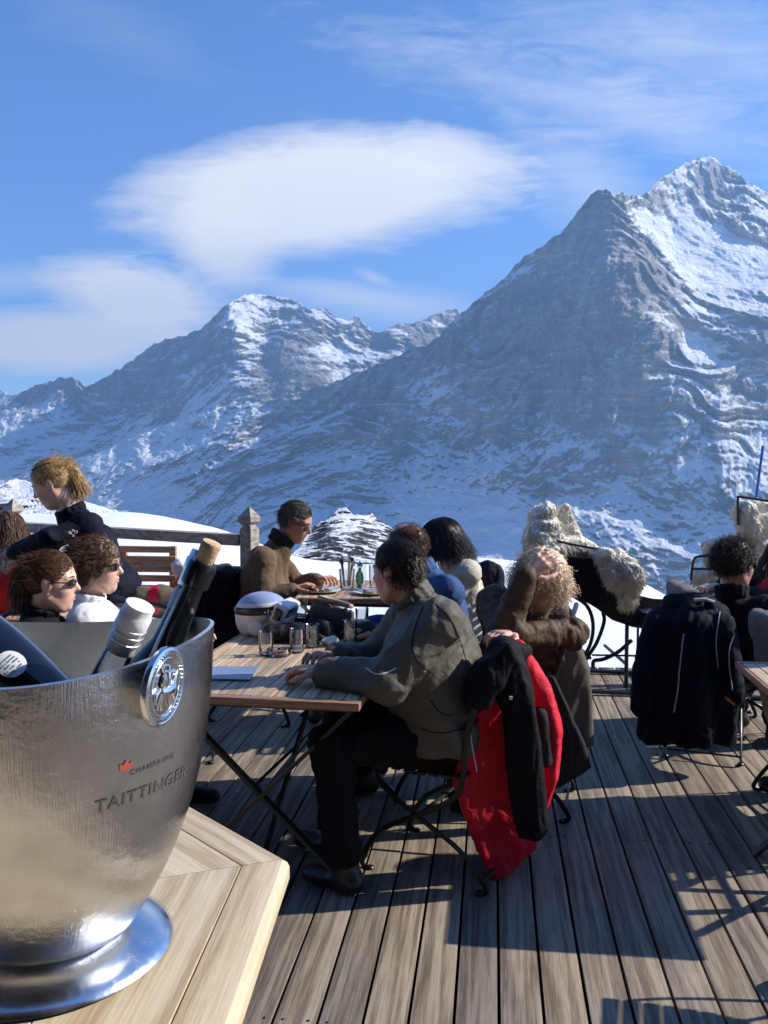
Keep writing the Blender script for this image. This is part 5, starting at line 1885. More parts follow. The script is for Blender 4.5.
# curly woman resting her head in her hand
h = R_(-62); pos = gpos(520, 4.05)
J = joints(pos, h, head=(543, 582, 3.84), neck=(528, 610, 3.95), chest=(520, 645, 4.02), shL=(556, 618, 4.05), shR=(493, 604, 3.92), elR=(503, 634, 3.64), wrR=(526, 576, 3.66),
           elL=(573, 634, 3.80), wrL=(515, 634, 3.60), knL=(470, 730, 4.2), knR=(462, 722, 4.0), anL=(468, 800, 4.2), anR=(462, 800, 4.0))
J['pelvis'] = (-.06, 0, .56)
person('woman with curly blond hair in an olive brown jacket, holding her forehead', pos, h, J, yaw=R_(4), pitch=R_(30), top='c_olive', pants='c_black', hair='curly', hairmat='hair_curly',
       collar=('c_olive', .04, .062), build=.95, seed=8, t_top=.017, cv=.007, fold=[dict(amp=.022, freq=6.5, seed=12), dict(amp=.006, freq=15, seed=5)], vox=.0045, sleeves_to=.97,
       hands=dict(R=dict(dir=UP * .62 + RT * .72 + FW * .10, palm=FW * .8 - UP * .5, curl=.45, spread=.12, s=1.05), L=dict(curl=.8)))
chair_at(gpos(512, 4.08) , R_(172), 'iron chair with a grey wool coat over its back, under the curly haired woman')

# man in brown fleece eating
h = R_(-6); pos = gpos(262, 5.45)
J = joints(pos, h, head=(296, 522, 5.42), neck=(279, 543, 5.42), chest=(264, 574, 5.42), shR=(262, 560, 5.24), shL=(275, 556, 5.62), elR=(264, 600, 5.18), wrR=(293, 590, 5.2), elL=(297, 585, 5.68), wrL=(318, 580, 5.55))
J['pelvis'] = (0, 0, .56)
person('man in a brown fleece and dark sunglasses bending over his plate', pos, h, J, pitch=R_(26), yaw=R_(2), skin='skin2', top='c_brown', pants='c_black', hair='short', hairmat='hair_grey', glasses='eyes',
       collar=('c_darkcollar', .055, .064), build=1.0, t_top=.020, seed=10, fold=[dict(amp=.010, freq=7, seed=3), dict(amp=.004, freq=14, seed=5)],
       hands=dict(R=dict(curl=.8), L=dict(curl=1.0)), vox=.0055)
chair_at(gpos(262, 5.45), h, 'iron chair under the man in the brown fleece')

# ponytail woman
h = R_(4); pos = gpos(28, 3.6)
J = joints(pos, h, head=(52, 582, 3.6), neck=(40, 616, 3.6), chest=(34, 655, 3.6), shR=(32, 638, 3.43), shL=(48, 632, 3.77))
J['pelvis'] = (0, 0, .56)
person('woman with a brown ponytail, sunglasses and black jacket behind the steel cooler', pos, h, J, yaw=R_(10), pitch=R_(6), top='c_black', pants='c_black', hair='pony', hairmat='hair_auburn', glasses='eyes', collar=('c_black', .04, .06), build=.92, seed=14, vox=.005)
chair_at(gpos(28, 3.6), h, 'iron chair under the woman with the brown ponytail')

# short wavy haired person in white
h = R_(2); pos = gpos(80, 3.95)
J = joints(pos, h, head=(98, 566, 3.95), neck=(88, 600, 3.95), chest=(86, 640, 3.95), shR=(86, 622, 3.79), shL=(98, 616, 4.11))
J['pelvis'] = (0, 0, .56)
person('person with short wavy brown hair, sunglasses and a white shirt', pos, h, J, yaw=R_(4), pitch=R_(4), top='c_white', pants='c_jeans', hair='wavy', hairmat='hair_brown', glasses='eyes', collar=('c_white', .03, .062), build=.92, seed=15, vox=.005)
chair_at(gpos(80, 3.95), h, 'iron chair under the person in the white shirt')

# waitress
h = R_(184); pos = gpos(116, 4.35)
J = joints(pos, h, head=(52, 484, 4.3), neck=(72, 513, 4.32), chest=(94, 545, 4.34), shL=(88, 527, 4.17), shR=(80, 522, 4.46), elL=(48, 538, 4.05), wrL=(12, 553, 4.2), elR=(52, 545, 4.55), wrR=(20, 560, 4.5))
J.update(pelvis=(0, 0, .96), hipL=(0, .09, .92), hipR=(0, -.09, .92), knL=(.02, .10, .50), knR=(.05, -.10, .50), anL=(-.02, .11, .09), anR=(.03, -.11, .09))
root, W_, H_ = person('blond waitress in a black top leaning over the left table, sunglasses in her hair', pos, h, J, pitch=R_(28), yaw=R_(8), top='c_navy', pants='c_jeans', hair='pony', hairmat='hair_blonde', glasses='on',
       collar=('c_navy', .03, .058), build=.72, t_top=.009, hsc=.94, seed=17, seated=False, vox=.005, fold=[dict(amp=.012, freq=7, seed=3), dict(amp=.004, freq=18, seed=5)])
# small embroidered emblem on the chest
q0 = P(74, 533, 4.10); nn_ = (Vector((0, 0, CAMZ)) - q0).normalized()
# find the shirt surface there
bpy.context.view_layer.update()
def stick(root, part, px, py, off=.002):
    """nearest point of that part's surface along a line of sight"""
    o = [c for c in root.children if c.name.split('.')[0] == part][0]
    org = Vector((0, 0, CAMZ)) - origin_of(o)
    r = ray(px, py).normalized()
    ok, loc, nor, _ = o.ray_cast(org, r)
    return (loc + origin_of(o) + nor * off, nor) if ok else (None, None)
mb = MB()
for (dx, dy, rr) in ((-3, 0, .006), (3, -1, .006), (0, 2.5, .005), (0, -2.5, .004)):
    loc, nor = stick(root, 'jacket', 73 + dx, 533 + dy)
    if loc:
        xx = nor.orthogonal().normalized(); yy = nor.cross(xx)
        mb.tube([loc + (xx * math.cos(a) + yy * math.sin(a)) * rr for a in [2 * PI * k / 10 for k in range(10)]], .0014, 5, closed=True)
if mb.v: mb.build('emblem', M['c_white'], root)

# person in red coat, far left
h = R_(188); pos = gpos(8, 4.95)
J = joints(pos, h, head=(3, 534, 4.95), neck=(12, 560, 4.95), chest=(20, 590, 4.95), shL=(26, 573, 4.78), shR=(14, 570, 5.1))
J['pelvis'] = (0, 0, .56)
person('person in a red coat with long light brown hair at the left edge', pos, h, J, pitch=R_(8), top='c_redcoat', pants='c_black', hair='long2', hairmat='hair_brown', glasses='eyes', collar=('c_redcoat', .04, .062), seed=20)
chair_at(gpos(8, 4.95), h, 'iron chair under the person in the red coat')

# dark haired man at the right
h = R_(62); pos = gpos(738, 4.62)
J = joints(pos, h, head=(735, 565, 4.62), neck=(732, 597, 4.58), chest=(735, 635, 4.58), shL=(703, 610, 4.72), shR=(768, 612, 4.48), elR=(792, 660, 4.6), elL=(715, 650, 4.95), wrR=(775, 650, 4.9), wrL=(745, 650, 5.05))
J['pelvis'] = (0, 0, .56)
person('man with bushy dark hair in a black jacket, back to the camera at the right', pos, h, J, yaw=R_(-38), pitch=R_(4), skin='skin2', top='c_black', pants='c_black', hair='curlyshort', hairmat='hair_dark', glasses='eyes', collar=('c_black', .05, .066), build=1.08, t_top=.024, seed=22, vox=.005)
chair_at(gpos(707, 4.86), R_(76), 'iron chair with a long navy jacket over its back, at the right', sz=.92)
# person beyond him at the right edge
h = R_(186); pos = gpos(800, 5.3)
J = joints(pos, h, head=(782, 566, 5.3), neck=(790, 588, 5.3), chest=(795, 615, 5.3))
J['pelvis'] = (0, 0, .56)
r_, W_, H_ = person('person with a red scarf, half cut off by the right edge of the photo', pos, h, J, top='c_darkgrey', pants='c_black', hair='long', hairmat='hair_brown', collar=('c_redcoat', .03, .062), seed=25)
s = SDF(); s.chain([P(772, 582, 5.2), P(764, 592, 5.12), P(762, 606, 5.08), P(765, 622, 5.08)], [.035, .04, .045, .03], .03)
sdf_obj('scarf', s, .008, M['c_redcoat'], r_, fold=dict(amp=.012, freq=12))
chair_at(gpos(800, 5.3), h, 'iron chair under the person with the red scarf')
# person at the right table, legs reaching into the picture
h = R_(180); pos = gpos(915, 3.75)
J = joints(pos, h, knR=C(1.80, 4.10, .54), knL=C(1.84, 3.85, .54), anR=C(1.96, 4.15, .10), anL=C(1.96, 3.90, .10), wrL=C(2.0, 3.7, .66), wrR=C(2.0, 3.9, .66), elL=C(2.2, 3.6, .76), elR=C(2.2, 4.0, .76))
person('person in beige trousers whose leg shows at the right edge under the table', pos, h, J, top='c_darkgrey', pants='c_beige', hair='short', hairmat='hair_dark', seed=27, skin='skin2')
chair_at(gpos(915, 3.75), h, 'iron chair at the right edge under the person in beige trousers')
chair_at(C(1.52, 2.44), R_(172), 'unseen iron chair added beyond the lower right edge to cast a shadow on the boards')  # out-of-view chair, added for the shadow strip it throws across the deck
chair_at(gpos(730, 5.2), R_(4), 'chair with a grey felt cover behind the man with bushy dark hair', True, .90)
chair_at(gpos(838, 4.05), R_(12), 'chair with a grey felt cover beside the right table', True, .93)
for a_ in _pending_chairs: place_chair(*a_)
# ------------------------------------------------------------------ jackets over chairs
def cloth_thing(name, label, cat, loc): return thing(name, label, cat, (loc.x, loc.y, 0))
jk = cloth_thing('ski_jacket', 'red and black ski jacket hanging over the back of the iron chair', 'jacket', gpos(505, 3.35))
fo = [dict(amp=.014, freq=7, stretch=(1, 1, .35), seed=31), dict(amp=.003, freq=20, seed=32)]
s = SDF()
s.poly([(466, 700), (478, 676), (506, 660), (520, 700), (528, 790), (534, 846), (512, 866), (491, 880), (474, 838), (456, 786), (458, 760), (466, 728)], 3.32, .016, .012, R_(-12))
s.chain([P(505, 655, 3.36), P(486, 700, 3.34)], [.035, .04], .05)
sdf_obj('red_shell', s, .006, M['c_red'], jk, fold=fo)
s = SDF()
s.poly([(512, 640), (524, 648), (540, 676), (554, 706), (560, 732), (558, 776), (549, 806), (534, 846), (508, 868), (500, 850), (532, 800), (540, 752), (528, 700)], 3.44, .018, .014, R_(25))
s.chain([P(518, 648, 3.40), P(540, 692, 3.44), P(550, 730, 3.46)], [.028, .030, .030], .04)
sdf_obj('red_shell', s, .006, M['c_red'], jk, fold=fo)
s = SDF()
s.poly([(490, 666), (508, 646), (520, 662), (532, 700), (540, 760), (547, 832), (540, 838), (518, 834), (511, 790), (506, 715), (498, 700)], 3.24, .018, .014, R_(4))
s.chain([P(510, 652, 3.30), P(518, 690, 3.26), P(524, 760, 3.25), P(529, 822, 3.25)], [.036, .038, .038, .036], .04)
sdf_obj('black_sleeve', s, .006, M['c_black'], jk, fold=fo)
s = SDF()
s.poly([(464, 704), (468, 686), (482, 664), (508, 644), (514, 656), (498, 684), (484, 706)], 3.20, .02, .014, R_(-10))
s.chain([P(522, 652, 3.42), P(504, 652, 3.30), P(488, 676, 3.22), P(478, 694, 3.20)], [.034, .044, .044, .03], .04)
sdf_obj('black_yoke', s, .006, M['c_black'], jk, fold=fo)
s = SDF()
s.cone(P(540, 714, 3.385), P(546, 760, 3.385), .024, .026, .02)
sdf_obj('black_side_panel', s, .006, M['c_darkgrey'], jk, fold=fo)
mb = MB()
q = P(511, 698, 3.125)
mb.box(q, (.012, .004, .012)); mb.build('badge', M['label'], jk)
mb = MB()
mb.tube(bez([P(470, 725, 3.215), P(472, 745, 3.20), P(477, 772, 3.195)], 12), .0022, 6)
mb.build('zip', M['c_piping'], jk)

ct = cloth_thing('wool_coat', 'grey wool coat hanging over the back of the curly haired woman\'s chair', 'coat', gpos(570, 4.0))
s = SDF()
s.poly([(522, 650), (538, 636), (560, 632), (574, 642), (584, 664), (589, 700), (590, 742), (574, 746), (540, 742)], 3.98, .03, .02, R_(-8))
s.chain([P(545, 650, 4.05), P(564, 650, 4.05), P(575, 672, 4.02), P(578, 732, 4.02)], [.055, .055, .048, .042], .05)
sdf_obj('coat_body', s, .008, M['c_greycoat'], ct, fold=[dict(amp=.016, freq=6, stretch=(1, 1, .35), seed=41)])
s = SDF()
s.poly([(536, 680), (552, 676), (566, 704), (582, 742), (591, 766), (574, 776), (550, 788), (534, 780)], 3.80, .014, .012, R_(-5))
sdf_obj('coat_lining', s, .007, M['c_darkgrey'], ct, fold=[dict(amp=.014, freq=8, stretch=(1, 1, .4), seed=42)])

nj = cloth_thing('long_jacket', 'long navy jacket with thin pale piping hanging over a chair back at the right', 'jacket', gpos(690, 4.5))
s = SDF()
d0 = 4.50
s.cone(P(664, 618, d0 + .05), P(716, 615, d0), .055, .055, .04)
s.cone(P(672, 606, d0), P(706, 603, d0 - .02), .045, .045, .04)
s.chain([P(668, 630, d0), P(662, 680, d0), P(656, 730, d0)], [.085, .10, .095], .05)
s.chain([P(690, 625, d0 - .05), P(690, 690, d0 - .04), P(694, 740, d0 - .04)], [.09, .11, .105], .05)
s.chain([P(714, 628, d0 - .06), P(722, 680, d0 - .05), P(722, 738, d0 - .05)], [.07, .075, .06], .05)
s.chain([P(655, 622, d0 - .03), P(644, 670, d0 - .06), P(641, 706, d0 - .06)], [.052, .050, .046], .02)
s.chain([P(722, 622, d0 - .08), P(730, 660, d0 - .10), P(734, 696, d0 - .10)], [.045, .045, .035], .02)
s.plane((.0, 0, -1), P(690, 739, d0))
sdf_obj('coat_body', s, .008, M['c_navy'], nj, fold=[dict(amp=.022, freq=6, stretch=(1, 1, .45), seed=51), dict(amp=.006, freq=17, seed=52)])
bpy.context.view_layer.update()
def piping(pts, rad=.004, part='coat_body', th=nj, mat='c_piping', name='piping'):
    path = []
    for (px, py) in bez([(a, b, 0) for a, b in pts], 24) if False else [tuple(v)[:2] for v in bez([(a, b, 0) for a, b in pts], 24)]:
        loc, nor = stick(th, part, px, py, .003)
        if loc: path.append(loc)
    if len(path) > 2:
        mb = MB(); mb.tube(path, rad, 6); mb.build(name, M[mat], th)
piping([(684, 634), (680, 665), (677, 695), (674, 712)], .0035)
piping([(720, 612), (716, 640), (718, 668)], .0025)
piping([(733, 636), (729, 655), (732, 690)], .0025)
mb = MB(); mb.tube([P(694, 600, d0 - .075), P(705, 599, d0 - .085), P(714, 602, d0 - .075)], .008, 8); mb.build('collar_lining', M['c_piping'], nj)
s = SDF(); s.cone(P(724, 696, d0 - .13), P(734, 704, d0 - .13), .010, .008, .01); sdf_obj('zip_pull', s, .004, M['orange'], nj)
# dark garment on chair behind the bob woman
dg = thing('folded_jacket', 'dark blue jacket lying over a chair behind the woman with the black bob', 'jacket', gpos(488, 5.4))
s = SDF(); s.chain([P(478, 572, 5.5), P(489, 575, 5.5), P(492, 600, 5.5), P(488, 660, 5.5)], [.05, .07, .08, .09], .05)
sdf_obj('cloth', s, .009, M['c_navy'], dg, fold=dict(amp=.02, freq=8, seed=5))

# ------------------------------------------------------------------ sleigh with sheepskins
def fur_blob(name, s, parent, n=2600, ln=.035, seed=0, vox=.010):
    v, f = s.mesh(vox)
    v = folds(v, vnormals(v, f), amp=.035, freq=7, seed=seed)
    v = folds(v, vnormals(v, f), amp=.006, freq=30, seed=seed + 1)
    nn = vnormals(v, f)
    r_ = np.random.RandomState(seed)
    ids = r_.randint(0, len(v), n)
    V, F = [v], [tuple(q) for q in f.tolist()]
    off = len(v)
    pts = v[ids]; no = nn[ids]
    dirn = no * .35 + r_.normal(size=no.shape) * .35 + np.array([0, 0, -.9])
    dirn /= np.linalg.norm(dirn, axis=1)[:, None]
    side = np.cross(dirn, r_.normal(size=no.shape)); side /= np.linalg.norm(side, axis=1)[:, None]
    up2 = np.cross(dirn, side)
    L = (ln * r_.uniform(.6, 1.4, n))[:, None]
    wdt = .0032
    L0 = 1
    b = [pts + side * wdt, pts - side * wdt * .5 + up2 * wdt * .8, pts - side * wdt * .5 - up2 * wdt * .8]
    tip = pts + dirn * L + np.array([0, 0, -1]) * L * .25
    V += b + [tip]
    for i in range(n):
        a0, a1, a2, t_ = off + i, off + n + i, off + 2 * n + i, off + 3 * n + i
        F += [(a0, a1, t_), (a1, a2, t_), (a2, a0, t_)]
    return add_mesh(name, np.concatenate(V), F, M['fur'], parent)

SD = 6.12
sl = thing('sleigh', 'old black horse sleigh with curved iron runners and side rails', 'sleigh', gpos(600, 6.45))
def poly_panel(pts, d, th, mat, name, parent):
    a = [P(x, y, d) for x, y in pts]
    b = [q + FW * th for q in a]
    n = len(a)
    mb = MB(); mb.add(a + b, [tuple(range(n)), tuple(range(2 * n - 1, n - 1, -1))] + [(i, i + n, (i + 1) % n + n, (i + 1) % n) for i in range(n)])
    return mb.build(name, mat, parent, smooth=30)
ol = [(556, 556), (575, 557), (598, 559), (606, 563), (608, 572), (612, 584), (620, 595), (630, 605), (642, 612), (655, 615), (672, 616), (676, 622), (670, 630), (652, 630), (632, 627), (612, 620), (596, 608), (582, 600), (566, 592), (556, 588)]
poly_panel(ol, SD, .03, M['blacklac'], 'side_panel', sl)
ol2 = [(556 + (x - 556) * .9 + 8, 455 + (y - 455) * .9) for x, y in ol]
poly_panel(ol2, SD + .66, .03, M['blacklac'], 'side_panel', sl)
# curved floor and dash between the sides
mb = MB()
path = [(566, 590), (582, 599), (600, 608), (616, 618), (634, 624), (654, 626), (670, 625)]
vs_ = []
for x, y in path: vs_.append(P(x, y - 2, SD + .03))
nA = len(vs_)
for i in range(nA): vs_.append(vs_[i] + FW * .63)
top_v = [v + UP * .02 for v in vs_]
mb.add(vs_ + top_v, [(i, i + 1, nA + i + 1, nA + i) for i in range(nA - 1)] + [(2 * nA + i, 3 * nA + i, 3 * nA + i + 1, 2 * nA + i + 1) for i in range(nA - 1)] + [(0, nA, 3 * nA, 2 * nA), (nA - 1, 3 * nA - 1, 4 * nA - 1, 2 * nA - 1)] +
       [(i, 2 * nA + i, 2 * nA + i + 1, i + 1) for i in range(nA - 1)] + [(nA + i, nA + i + 1, 3 * nA + i + 1, 3 * nA + i) for i in range(nA - 1)])
mb.build('floor', M['blacklac'], sl, smooth=30)
mb = MB(); mb.box(P(560, 572, SD + .35), (.05, .62, .30), None, .02); mb.build('backrest', M['blacklac'], sl)
mb = MB(); mb.box(P(585, 588, SD + .34) , (.36, .60, .05), None, .02); mb.build('seat', M['blacklac'], sl)
for dz in (0, .60):
    d = SD + dz
    mb = MB(); mb.tube(bez([P(557, 541, d), P(575, 545, d), P(592, 548, d), P(604, 551, d), P(608, 556, d), P(606, 561, d), P(598, 560, d)], 30), .008, 8); mb.build('arm_rail', M['iron'], sl)
    mb = MB(); mb.tube(bez([P(572, 595, d), P(587, 606, d), P(593, 624, d), P(590, 645, d), P(579, 662, d), P(566, 674, d)], 30), .013, 8, flat=.6); mb.build('strut', M['iron'], sl)
    mb = MB(); mb.tube(bez([P(603, 612, d), P(604, 622, d), P(597, 642, d), P(586, 660, d), P(577, 680, d), P(580, 690, d)], 30), .013, 8, flat=.6); mb.build('strut', M['iron'], sl)
    mb = MB(); mb.tube(bez([P(632, 640, d), P(618, 652, d), P(604, 659, d), P(594, 661, d), P(593, 668, d)], 24), .014, 8); mb.build('strut', M['iron'], sl)
    mb = MB(); mb.tube([P(627, 625, d), P(626, 690, d)], .014, 8); mb.build('post', M['iron'], sl)
    mb = MB(); mb.tube([P(638, 625, d), P(637, 690, d)], .009, 8); mb.build('post', M['iron'], sl)
    a_ = PZ(580, 691, .022) + FW * dz; b_ = a_ + Vector((1.5, 0, 0))
    mb = MB(); mb.tube(bez([P(562, 672, d) , a_ + Vector((-.02, 0, .03)), a_ + Vector((.1, 0, 0)), b_, b_ + Vector((.22, 0, .10)), b_ + Vector((.34, 0, .34))], 40), .024, 8, flat=.6); mb.build('runner', M['iron'], sl)
mb = MB(); mb.tube([P(626, 664, SD), P(626, 664, SD) + FW * .6], .012, 8); mb.tube([P(590, 658, SD), P(590, 658, SD) + FW * .6], .012, 8)
mb.tube([P(592, 655, SD) , P(645, 656, SD)], .007, 6)
mb.build('cross_bar', M['iron'], sl)

sk = thing('sheepskin', 'white sheepskin piled over the back of the black sleigh', 'sheepskin', gpos(560, 6.4))
s = SDF()
s.chain([P(545, 514, SD + .30), P(543, 540, SD + .25), P(546, 556, SD + .2)], [.07, .10, .09], .08)
s.chain([P(540, 516, SD + .5), P(560, 545, SD + .4)], [.07, .11], .06)
s.chain([P(563, 511, SD + .40), P(566, 532, SD + .40), P(574, 550, SD + .35)], [.045, .07, .08], .05)
s.chain([P(550, 550, SD + .2), P(590, 551, SD + .35)], [.08, .05], .06)
fur_blob('fleece', s, sk, 12000, .034, 3)
s = SDF(); s.chain([P(559, 509, SD + .42), P(563, 506, SD + .42)], [.025, .02], .02); sdf_obj('hide_patch', s, .008, M['c_blanket'], sk)
sk2 = thing('sheepskin', 'cream sheepskin hanging over the seat side of the black sleigh', 'sheepskin', gpos(618, 6.1))
s = SDF()
s.chain([P(598, 554, SD + .2), P(617, 563, SD + .05), P(628, 575, SD - .02), P(627, 600, SD - .03)], [.05, .075, .08, .05], .05)
s.chain([P(606, 558, SD + .0), P(614, 578, SD - .03)], [.06, .05], .05)
fur_blob('fleece', s, sk2, 7000, .034, 5)

sl2 = thing('sleigh', 'second sleigh behind the bushy haired man with thin black iron rails', 'sleigh', gpos(765, 6.6))
for dz in (0, .45):
    d = 6.3 + dz
    mb = MB(); mb.tube(bez([P(691, 580, d), P(693, 563, d), P(697, 557, d), P(712, 556, d), P(728, 556, d)], 24), .009, 8); mb.tube([P(692, 569, d), P(728, 569, d)], .008, 8); mb.build('arm_rail', M['iron'], sl2)
    mb = MB(); mb.tube(bez([P(738, 525, d), P(738, 499, d), P(741, 497, d), P(775, 502, d), P(800, 505, d)], 24), .009, 8); mb.build('back_rail', M['iron'], sl2)
poly_panel([(698, 590), (815, 590), (820, 540), (835, 540), (838, 622), (800, 634), (715, 630), (700, 612)], 6.3, .03, M['blacklac'], 'side_panel', sl2)
for px in (712, 800):
    mb = MB(); mb.tube([P(px, 625, 6.3), PZ(px, 684, .03)], .014, 8); mb.build('post', M['iron'], sl2)
a_ = PZ(700, 684, .024)
mb = MB(); mb.tube([a_, a_ + Vector((1.3, 0, 0))], .022, 8); mb.build('runner', M['iron'], sl2)
mb = MB(); mb.tube([P(712, 632, 6.33), P(712, 632, 6.33) + FW * .5], .013, 8); mb.tube([P(800, 632, 6.33), P(800, 632, 6.33) + FW * .5], .013, 8); mb.build('cross_bar', M['iron'], sl2)
sk3 = thing('sheepskin', 'white sheepskin rolled over the back rail of the second sleigh, at the right edge', 'sheepskin', gpos(760, 6.45))
s = SDF()
s.chain([P(745, 512, 6.35), P(750, 528, 6.35)], [.07, .06], .04); s.chain([P(748, 510, 6.5), P(775, 514, 6.5), P(800, 516, 6.5)], [.07, .08, .08], .04)
s.chain([P(763, 520, 6.42), P(758, 540, 6.4), P(748, 560, 6.38)], [.06, .06, .05], .04)
s.chain([P(750, 528, 6.4), P(745, 545, 6.4), P(745, 560, 6.4)], [.05, .05, .05], .05)
fur_blob('fleece', s, sk3, 6000, .028, 8)
sk4 = thing('sheepskin', 'small cream sheepskin cushion beside the head of the bushy haired man', 'sheepskin', gpos(714, 6.4))
s = SDF(); s.chain([P(712, 547, 6.4), P(716, 556, 6.4)], [.05, .06], .03); s.chain([P(700, 577, 6.4), P(725, 577, 6.4)], [.05, .05], .03)
s.chain([P(712, 556, 6.45), P(712, 577, 6.45)], [.04, .04], .03)
fur_blob('fleece', s, sk4, 3000, .024, 9)
mb = MB(); a_ = P(763, 446, 6.9); b_ = P(753, 520, 6.9); mb.tube([a_, b_ + (b_ - a_) * 1.5], .011, 8)
o = mb.build('blue_pole', M['pole'], origin=P(753, 600, 6.9)); setp(o, 'thin bright blue pole sticking up behind the second sleigh', 'pole')

# ------------------------------------------------------------------ bench behind the waitress
bq = thing('slatted_bench', 'reddish wooden slatted bench by the railing behind the waitress', 'bench', gpos(150, 5.4))
BD = 5.5
for k, (y0) in enumerate((549, 559, 568.5, 578)):
    mb = MB(); a_, b_ = P(118, y0, BD), P(176, y0 + .6, BD - .02)
    mb.bar(a_, b_, .022, .040, bev=.005); mb.build('back_slat', M['bench'], bq)
for px in (124, 173):
    mb = MB(); a_ = P(px, 546, BD + .03); mb.bar(a_, Vector((a_.x, a_.y, 0)), .04, .03, up=(0, 1, 0)); mb.build('post', M['bench'], bq)
for k in range(4):
    mb = MB(); a_ = P(120, 590, BD - .1 - k * .09); a_.z = .44; b_ = a_ + Vector((.36, 0, 0)); mb.bar(a_, b_, .075, .022, bev=.004); mb.build('seat_slat', M['bench'], bq)
for px in (126, 172):
    mb = MB(); a_ = P(px, 590, BD - .38); mb.bar(Vector((a_.x, a_.y, .427)), Vector((a_.x, a_.y, 0)), .04, .03, up=(0, 1, 0)); mb.build('leg', M['bench'], bq)
# blanket with red stripe on chair back
bk_ = thing('blanket', 'khaki blanket with a red stripe draped over a chair back behind the wine cooler', 'blanket', gpos(150, 4.3))
s = SDF(); d = 4.35
s.chain([P(130, 603, d), P(142, 596, d), P(162, 594, d), P(180, 597, d)], [.035, .040, .040, .03], .03)
s.chain([P(128, 612, d), P(150, 612, d), P(180, 611, d)], [.04, .05, .04], .05)
s.chain([P(128, 650, d), P(180, 650, d)], [.04, .04], .05); s.chain([P(150, 612, d), P(152, 650, d)], [.05, .05], .05)
xl, xr = P(150.5, 600, d), P(160, 600, d)
sdf_obj('wool', s, .007, None, bk_, fold=dict(amp=.010, freq=9, seed=7), mats=[M['c_blanket'], M['c_red']], fm=lambda c: ((c @ np.array(RT) > xl.dot(RT)) & (c @ np.array(RT) < xr.dot(RT))))
chair_at_pos = gpos(156, 4.42)
place_chair(chair_at_pos, R_(88), 'iron chair under the khaki blanket with the red stripe')
# small bag on the bench
bg_ = thing('bag', 'small white and orange bag lying on the bench by the railing', 'bag', gpos(184, 5.2))
s = SDF(); s.chain([P(180, 567, 5.3), P(186, 575, 5.3)], [.045, .055], .04); sdf_obj('cloth', s, .008, M['c_white'], bg_, fold=dict(amp=.014, freq=14))
s = SDF(); s.chain([P(180, 583, 5.26), P(189, 578, 5.26)], [.04, .03], .03); sdf_obj('flap', s, .008, M['orange'], bg_, fold=dict(amp=.012, freq=14))
s = SDF(); s.chain([P(184, 590, 5.3), P(186, 612, 5.3), P(186, 650, 5.3)], [.05, .05, .04], .03); sdf_obj('strap', s, .008, M['black'], bg_)
dk = thing('backpack', 'black backpack leaning under the railing behind the corked bottle', 'backpack', gpos(214, 5.3))
s = SDF(); s.box(P(216, 612, 5.4), (.10, .07, .20), None, .06, .03); s.chain([P(205, 585, 5.35), P(224, 582, 5.35)], [.05, .05], .06); s.ell(P(222, 640, 5.3), (.09, .06, .09), None, .05)
sdf_obj('sack', s, .01, M['c_black'], dk, fold=dict(amp=.03, freq=6, seed=3))
mb = MB(); mb.tube(bez([P(208, 590, 5.3), P(204, 610, 5.25), P(208, 634, 5.27)], 12), .012, 6, flat=.4); mb.build('strap', M['black'], dk)

# ------------------------------------------------------------------ things on the tables
_gl = {}
def tumbler_proto():
    t_ = thing('tumbler', '', 'glass', (0, 0, 0), 0, 'water tumblers on the near table')
    mb = MB()
    n = 10
    pr = [(0, .0), (.026, .0), (.0285, .004), (.030, .03), (.0315, .045), (.033, .10), (.0338, .1005), (.0322, .099), (.0305, .045), (.027, .018), (.022, .012), (0, .011)]
    mb.lathe(pr, None, 30); mb.build('glass', M['clear'], t_, smooth=60)
    return t_
g0 = tumbler_proto()
TZ1 = .7515
spots = [((266, 655), 'empty tumbler in front of the ski helmet, leftmost of the glasses'), ((312, 647), 'tumbler standing beside the man in grey\'s hands'), ((350, 645), 'taller looking tumbler by the man in grey\'s elbow'),
         ((288, 626), 'tumbler half hidden by the chin of the ski helmet'), ((321, 627), 'dark tumbler behind the gloves'), ((341, 620), 'frosted tumbler on the far edge of the near table'),
         ((301, 618), 'tumbler behind the goggles of the white helmet'), ((362, 629), 'tumbler between the gloves and the man in the blue fleece'), ((297, 652), 'tumbler just right of the glass ashtray')]
for i, ((px, py), lb) in enumerate(spots):
    o = g0 if i == 0 else copy_tree(g0)
    q = PZ(px, py, TZ1); o.location = (q.x, q.y, TZ1 + .0012); o.rotation_euler = (0, 0, i * 1.3); o['label'] = lb
    if i in (2,): o.scale = (1, 1, 1.1)
for (px, py, lb) in ((330, 653, 'crumpled white paper napkin by the man in grey\'s hand'),):
    q = PZ(px, py - 8, TZ1)
    nk = thing('paper_napkin', lb, 'napkin', (q.x, q.y, TZ1))
    s = SDF(); s.ell(q + UP * .016, (.035, .028, .014), None, 0); s.ell(q + UP * .02 + RT * .015, (.018, .02, .018), None, .01)
    sdf_obj('paper', s, .004, M['label'], nk, fold=dict(amp=.012, freq=30))
# ashtray
q = PZ(279, 655, TZ1)
at_ = thing('ashtray', 'low round glass ashtray with red marks next to the empty tumbler', 'ashtray', (q.x, q.y, TZ1 + .001))
mb = MB(); mb.lathe([(0, 0), (.048, 0), (.052, .004), (.052, .026), (.050, .028), (.046, .026), (.044, .010), (0, .008)], Matrix.Translation(at_.location), 36); mb.build('dish', M['clear'], at_, smooth=50)
mb = MB()
for k in range(7):
    a = k * .9; mb.box(at_.location + Vector((.053 * math.cos(a), .053 * math.sin(a), .015)), (.003, .014, .009), Matrix.Rotation(a, 3, 'Z'))
mb.build('print', M['redink'], at_)
